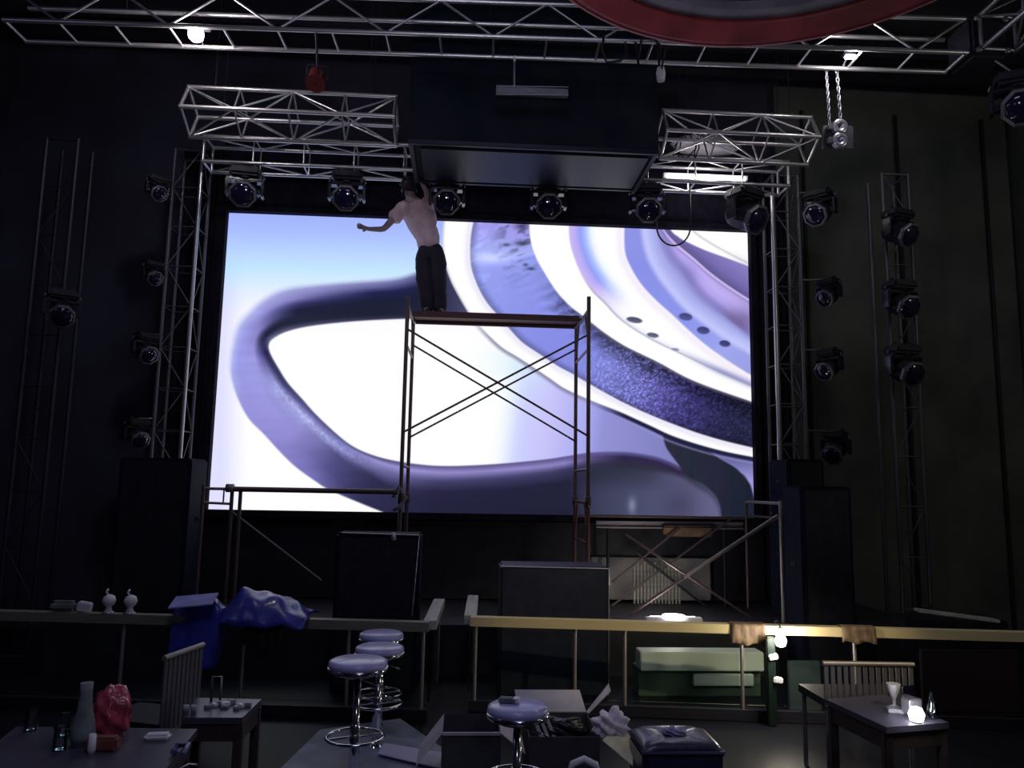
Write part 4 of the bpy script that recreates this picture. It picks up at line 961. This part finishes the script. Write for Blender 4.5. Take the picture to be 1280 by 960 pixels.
# ------------------------------------------------------------------ bar stools
def stool(label, loc, h, ring, foot=True, rs=.175):
    x, y = loc; t = thing('bar_stool', (x, y, 0), label, 'stool', 'chrome bar stools with violet round seats')
    MB().lathe([(.001, h), (rs*.85, h-.002), (rs*.97, h-.012), (rs, h-.03), (rs*.99, h-.045)], (x, y, 0), 36).build('seat', PURPLE, t)
    MB().lathe([(rs*.98, h-.075), (rs*1.03, h-.07), (rs*1.035, h-.048), (rs*.98, h-.043)], (x, y, 0), 36, ring=True).build('seat_band', CHROME, t)
    MB().lathe([(.05, h-.12), (.11, h-.10), (rs*.95, h-.075), (rs*.95, h-.06)], (x, y, 0), 28).build('underside', BLACKG, t)
    MB().lathe([(.024, .08), (.024, h-.12)], (x, y, 0), 18).build('gas_lift', CHROME, t)
    MB().lathe([(.034, .05), (.034, h*.52), (.026, h*.54)], (x, y, 0), 18).build('column', CHROME, t)
    rc = Vector((x, y, ring)); rr = .175
    fr = MB().tube([rc+Vector((rr*cos(q), rr*sin(q), 0)) for q in [2*pi*k/40 for k in range(40)]], .0105, 8, True).build('foot_ring', CHROME, t)
    for k in range(2): tube('ring_spoke', rc+Vector((.03*cos(k*pi), .03*sin(k*pi), 0)), rc+Vector((rr*cos(k*pi+.4), rr*sin(k*pi+.4), 0)), .008, CHROME, t)
    MB().lathe([(.205, 0), (.21, .008), (.16, .025), (.05, .045), (.035, .07)], (x, y, 0), 36).build('base', CHROME, t)
    if h > .5: MB().tube([(x+.02, y, h-.12), (x+.12, y-.06, h-.14), (x+.16, y-.08, h-.15)], .006, 6).build('lever', CHROME, t)
    return t
stool('nearest of the three bar stools grouped at left, violet seat', (-.637, 5.1), .84, .37, rs=.185)
stool('middle one of the three grouped bar stools, half hidden by the nearest', (-.585, 5.9), .765, .36, rs=.178)
stool('rearmost of the three grouped bar stools, nearest to the rails', (-.625, 6.4), .77, .30)
stool('single bar stool with a small packet on its violet seat, before the cartons', (.333, 4.5), .73, .34, rs=.17)
pkk = thing('cigarette_packet', (.30, 4.52, .73), 'small dark packet lying on the seat of the single front stool', 'packet')
MB().box((.28, 4.52, .745), (.10, .06, .026), Matrix.Rotation(-.25, 3, 'Z'), bev=.004).build('carton', GREYCL, pkk); MB().box((.325, 4.51, .746), (.035, .06, .0275), Matrix.Rotation(-.25, 3, 'Z'), bev=.004).build('lid', WHITE, pkk)

# ------------------------------------------------------------------ cartons, ottoman, papers at the front
def slabp(name, pts, m, parent, th=.006, d=(0, 0, 1)): return MB().solid(pts, th, d).build(name, m, parent)
def carton(name, label, x0, x1, y0, y1, h, m):
    t = thing(name, ((x0+x1)/2, (y0+y1)/2, 0), label, 'box'); T_ = .006
    for nm, c, s in [('front_wall', ((x0+x1)/2, y0, h/2), (x1-x0, T_, h)), ('back_wall', ((x0+x1)/2, y1, h/2), (x1-x0, T_, h)), ('side_wall', (x0, (y0+y1)/2, h/2), (T_, y1-y0, h)), ('side_wall', (x1, (y0+y1)/2, h/2), (T_, y1-y0, h)), ('bottom', ((x0+x1)/2, (y0+y1)/2, .006), (x1-x0-.02, y1-y0-.02, T_))]:
        MB().box(c, s).build(nm, m, t)
    return t
h1 = .38; f1 = PZ(553, 917, h1); f2 = PZ(622, 918, h1); k1 = PZ(580, 893, h1)
c1 = carton('cardboard_box', 'open dark carton with grey flaps left of the single front stool', f1.x, f2.x+.02, f1.y, k1.y, h1, DARKC)
bar('rim_edge', (f1.x, f1.y-.004, h1), (f2.x+.02, f1.y-.004, h1), .012, .018, GREYC, c1)
slabp('flap', [(f1.x, f1.y, h1), (f1.x, k1.y, h1), (f1.x-.16, k1.y-.02, h1-.20), (f1.x-.16, f1.y+.0, h1-.20)], GREYC, c1)
slabp('flap', [(f2.x+.02, f1.y, h1), (f2.x+.02, k1.y, h1), (f2.x+.13, k1.y-.1, h1+.10), (f2.x+.18, f1.y+.02, h1-.13)], PINKC, c1)
slabp('flap', [(f1.x+.02, k1.y, h1), (f2.x, k1.y, h1), (f2.x, k1.y+.10, h1-.10), (f1.x+.02, k1.y+.1, h1-.10)], DARKC, c1)
h2 = .36; g1 = PZ(662, 921, h2); g2 = PZ(752, 926, h2); gk = PZ(700, 893, h2)
c2_ = carton('cardboard_box', 'open carton full of black bags and film right of the single front stool', g1.x, g2.x, g1.y, gk.y+.05, h2, DARKC)
slabp('flap', [(g1.x-.03, gk.y+.05, h2), (g2.x, gk.y+.05, h2), (g2.x-.02, gk.y+.24, h2+.10), (g1.x-.05, gk.y+.24, h2+.10)], GREYC, c2_)
slabp('flap', [(g2.x, gk.y+.05, h2), (g2.x, gk.y-.06, h2+.02), (g2.x+.17, gk.y+.02, h2+.15), (g2.x+.17, gk.y+.10, h2+.18)], GREYC, c2_)
slabp('flap', [PZ(753, 926, h2), PZ(776, 908, h2+.02), PZ(792, 922, h2-.02), PZ(791, 958, h2-.10)], CREAM, c2_)
def lump(name, c, r, m, label, cat, sc=(1, 1, 1), seed=1, par=None, rough=.18):
    bm = bmesh.new(); bmesh.ops.create_icosphere(bm, subdivisions=4, radius=r); rr = random.Random(seed); ph = [rr.uniform(0, 6) for _ in range(6)]
    for v in bm.verts:
        n = v.co.normalized(); k = 1+rough*(sin(n.x*5+ph[0])*sin(n.y*4+ph[1])+.6*sin(n.z*9+ph[2]+n.x*6)+.4*sin(n.y*13+ph[3])*sin(n.x*11+ph[4]))
        v.co = Vector((v.co.x*k*sc[0], v.co.y*k*sc[1], max(v.co.z*k, -r*.75)*sc[2]))+Vector(c)
    for f in bm.faces: f.smooth = True
    mb = MB(); mb.bm.free(); mb.bm = bm; o = mb.build(name, m, par)
    if label: tag(o, label, cat)
    return o
lump('plastic_bag', ((g1.x+g2.x)/2+.02, (g1.y+gk.y)/2+.02, h2-.04), .13, BINM, 'crumpled black plastic bag inside the right carton', 'bag', (1.25, .75, .65), 3)
lump('plastic_film', PZ(765, 906, h2+.05), .11, FILM, 'crumpled pinkish white film at the right end of the carton', 'film', (.95, .8, .75), 5, rough=.3)
for k in range(3):
    p = PZ(671+8*k, 906, h2+.0); o = MB().box(p+Vector((0, 0, .0)), (.022, .16, .2), Matrix.Rotation(-.42, 3, 'Y'), bev=.004).build('booklet', WHITE)
    tag(o, ['leftmost white booklet leaning in the right carton', 'middle white booklet leaning in the right carton', 'white booklet leaning in the right carton, nearest the black bag'][k], 'booklet', 'white booklets in the right carton')
pb = tag(MB().tube([P(712, 968, 4.3), P(716, 955, 4.3), P(730, 949, 4.3), P(744, 956, 4.3), P(748, 968, 4.3)], .02, 8).build('white_strap', WHITE), 'white curved strap on the floor before the right carton', 'strap')
# ottoman
o1 = PZ(800, 924, .46); o2 = PZ(903, 926, .46); ok = PZ(850, 907, .46)
ot = thing('ottoman', ((o1.x+o2.x)/2, (o1.y+ok.y)/2, 0), 'square navy leather ottoman with a button top at the front', 'ottoman')
cxo, cyo, W_, D_ = (o1.x+o2.x)/2, (o1.y+ok.y)/2, o2.x-o1.x, ok.y-o1.y+.14
MB().box((cxo, cyo, .22), (W_-.006, D_-.006, .36), bev=.025).build('body', NAVY, ot)
mb = MB()
def cush(u, v):
    s, q = (u-.5)*2, (v-.5)*2; e = (1-abs(s)**6)*(1-abs(q)**6); r = sqrt(s*s+q*q)
    return Vector((cxo+s*W_/2, cyo+q*D_/2, .40+.06*e**.5-.03*math.exp(-r*r*14)-.008*math.exp(-min(abs(s-q), abs(s+q))**2*60)))
mb.quadgrid(cush, 28, 28); mb.build('cushion', NAVY, ot, [('SOLIDIFY', dict(thickness=.03, offset=-1))])
MB().tube([(cxo+sx*W_/2, cyo+sy*D_/2, .405) for sx, sy in [(-1, -1), (1, -1), (1, 1), (-1, 1)]], .008, 6, True).build('piping', mat('navy_piping', (.12, .11, .25), .3), ot)
for sx in (-1, 1):
    for sy in (-1, 1): MB().lathe([(.02, 0), (.025, .05)], (cxo+sx*(W_/2-.06), cyo+sy*(D_/2-.06), 0), 10).build('foot', BLACK, ot)
lump('purple_cloth', (cxo+.0, cyo+.02, .455), .05, mat('violet_cloth', (.30, .26, .50), .7), 'small crumpled violet cloth on top of the ottoman', 'cloth', (1.2, .9, .5), 8, rough=.3)
# pale sheet on the floor
tag(MB().solid([PZ(472, 943, .075), PZ(552, 962, .075), PZ(553, 942, .075), PZ(480, 930, .075)], .008).build('floor_sheet', mat('violet_white_sheet', (.62, .58, .80), .5)), 'pale violet sheet lying on the floor left of the open carton', 'sheet')

# ------------------------------------------------------------------ tables and chairs at the sides
def table(name, label, corners, z, legs, m=TABLE, th=.035, apron=True):
    pts = [PZ(x, y, z) for x, y in corners]; c = sum(pts, Vector())/len(pts); t = thing(name, (c.x, c.y, 0), label, 'table')
    MB().solid([(p.x, p.y, z-th) for p in pts], th).build('tabletop', m, t)
    for p in legs if legs else pts:
        q = Vector((p.x, p.y, 0)).lerp(Vector((c.x, c.y, 0)), .12); MB().box((q.x, q.y, (z-th)/2), (.05, .05, z-th), bev=.006).build('leg', DWOOD, t)
    if apron:
        n = len(pts)
        for i in range(n):
            a, b = pts[i].lerp(c, .08), pts[(i+1) % n].lerp(c, .08); bar('apron', (a.x, a.y, z-th-.05), (b.x, b.y, z-th-.05), .02, .09, DWOOD, t)
    return t
TZ = .62
table('cafe_table', 'dark table at the bottom left under the red plastic bag', [(-60, 975), (196, 975), (247, 911), (20, 908)], TZ, None)
table('cafe_table', 'dark table covered with clutter left of the bar stools', [(228, 897), (303, 897), (327, 874), (245, 872)], TZ, None)
table('cafe_table', 'dark table with bright lamp and goblet at lower right', [(1032, 874), (1108, 909), (1186, 903), (1105, 868)], TZ, None)
# items on left table
p = PZ(133, 922, TZ)
lump('red_bag', p+Vector((0, .03, .10)), .105, RED, 'shiny red plastic bag on the bottom left table', 'bag', (.95, .8, 1.35), 11, rough=.14)
p = PZ(102, 932, TZ); gt = tag(MB().lathe([(.045, 0), (.06, .05), (.05, .12), (.035, .17), (.028, .26), (.03, .30)], p, 18).build('grey_bottle', GREYCL), 'grey cloudy bottle left of the red plastic bag', 'bottle')
tag(MB().box(PZ(128, 938, TZ)+Vector((0, 0, .035)), (.15, .07, .065), bev=.012).build('snack_box', mat('reddish_box', (.20, .06, .05), .5)), 'small reddish box in front of the red plastic bag', 'box')
tag(MB().lathe([(.015, 0), (.02, .02), (.016, .09)], PZ(114, 942, TZ), 10).build('lighter', WHITE), 'small white glinting cylinder before the grey bottle', 'lighter')
tag(MB().box(PZ(197, 924, TZ)+Vector((0, 0, .015)), (.125, .07, .03), Matrix.Rotation(.1, 3, 'Z'), bev=.012).build('tissue_pack', WHITE), 'white tissue pack at the right end of the bottom left table', 'tissue pack')
tag(MB().tube([PZ(216, 940, TZ+.02), PZ(222, 932, TZ+.02), PZ(236, 931, TZ+.03), PZ(228, 944, TZ+.02)], .014, 6).build('blue_strap', mat('blue_strap', (.12, .12, .32), .4)), 'bluish strap hanging at the corner of the bottom left table', 'strap')
tag(MB().tube([PZ(222, 962, .5), PZ(236, 955, .5), PZ(246, 956, .5)], .006, 6).build('wire', SILVER), 'thin shiny wire at the bottom edge below the left table', 'wire')
for k, (x, y) in enumerate([(38, 894), (80, 900), (74, 918)]):
    tag(MB().lathe([(.03, 0), (.034, .01), (.03, .10), (.034, .11)], PZ(x, y+20, TZ), 14).build('drinking_glass', CUPG), ['clear glass at the far left of the bottom left table', 'clear glass behind the grey bottle', 'clear glass left of the grey bottle, nearest'][k], 'glass')
# clutter on the second table
for k in range(9):
    x = 262+k*5.5+rng.uniform(-3, 3); y = 884+rng.uniform(-5, 4); p = PZ(x, y, TZ); s = rng.uniform(.018, .035)
    tag(MB().box(p+Vector((0, 0, s*.4)), (s*1.7, s*1.3, s*.8), Matrix.Rotation(rng.uniform(0, 3), 3, 'Z'), bev=s*.15).build('wrapper', [CLUT, WHITE, CLUT][k % 3]), 'small pale wrapper in the heap on the cluttered table', 'wrapper', 'pale wrappers heaped on the cluttered table')
for x, lab in ((232, 'left small pale cup at the near left corner of the cluttered table'), (242, 'right small pale cup at the near left corner of the cluttered table')): tag(MB().lathe([(.015, 0), (.018, .05)], PZ(x, 893, TZ), 10).build('small_cup', CLUT), lab, 'cup', 'small pale cups on the cluttered table')
# slatted chairs
def slat_chair(label, A, B, z0, slats, m=SLAT, dep=.45):
    t = thing('slatted_chair', ((A.x+B.x)/2, (A.y+B.y)/2, 0), label, 'chair'); d = (B-A); n = Vector((-d.y, d.x, 0)).normalized()
    tube('top_rail', A, B, .018, PALESTEEL, t)
    for k in range(slats):
        p = A.lerp(B, (k+.5)/slats); bar('slat', (p.x, p.y, p.z-.01), (p.x, p.y, z0), .028, .012, m, t, upv=n)
    a0, b0 = Vector((A.x, A.y, z0)), Vector((B.x, B.y, z0)); c = (a0+b0)/2+n*dep/2
    MB().solid([a0, b0, b0+n*dep, a0+n*dep], .05).build('seat', BLACK, t)
    for q in (a0, b0, b0+n*dep, a0+n*dep):
        r = q.lerp(c, .1); tube('leg', (r.x, r.y, 0), (r.x, r.y, z0+.01), .016, ALU2, t)
    return t
slat_chair('dark chair with vertical slats behind the cluttered table', P(205, 823, 4.9), P(254, 806, 5.25), .45, 9)
slat_chair('bench with vertical slats behind the table at lower right', P(1028, 829, 5.3), P(1142, 831, 5.3), .50, 14, dep=.4)
tag(MB().tube([PZ(264, 876, TZ), PZ(264, 876, TZ)+Vector((0, 0, .14)), PZ(275, 876, TZ)+Vector((0, 0, .14)), PZ(275, 876, TZ)], .008, 6).build('menu_stand', ALU2), 'thin grey menu stand at the back of the cluttered table', 'stand')
# things on the right table
p = PZ(1118, 884, TZ)
gb = tag(MB().lathe([(.03, 0), (.03, .006), (.008, .015), (.010, .05), (.028, .09), (.042, .14), (.040, .142)], p, 20).build('goblet', WHITE), 'white goblet standing at the back of the lower right table', 'goblet')
p = PZ(1140, 893, TZ); mbx = thing('metal_box', p, 'small shiny box with lid on the lower right table', 'box')
MB().box(p+Vector((0, 0, .05)), (.10, .07, .09), Matrix.Rotation(.3, 3, 'Z'), bev=.006).build('body', SILVER, mbx); MB().box(p+Vector((-.0, .03, .125)), (.10, .01, .07), Matrix.Rotation(.3, 3, 'Z'), bev=.003).build('lid', CHROME, mbx)
p = PZ(1146, 903, TZ); lp = thing('table_lamp', p, 'glaring small lamp lying on the lower right table', 'lamp')
MB().lathe([(.001, .004), (.035, .01), (.045, .045), (.03, .08), (.001, .09)], p, 16).build('glow_head', BULB2, lp); MB().lathe([(.03, 0), (.03, .006)], p, 16).build('base', BLACK, lp)
light('POINT', 'table_lamp_light', p+Vector((-.05, -.09, .13)), 1.6, (1, .97, .92), .04)
tag(MB().box(PZ(1122, 890, TZ)+Vector((0, 0, .012)), (.12, .08, .022), Matrix.Rotation(-.3, 3, 'Z'), bev=.004).build('notepad', CLUT), 'grey notepad beneath the goblet on the lower right table', 'notepad')
for k, q in enumerate([PZ(1166, 898, TZ)]):
    tag(MB().lathe([(.02, 0), (.035, .03), (.030, .07), (.012, .11), (.01, .15)], (q.x, q.y, q.z), 12).build('bottle', CUPG), ['clear small bottle just right of the bright lamp', 'clear small bottle on the arm of the dark sofa'][k], 'bottle')
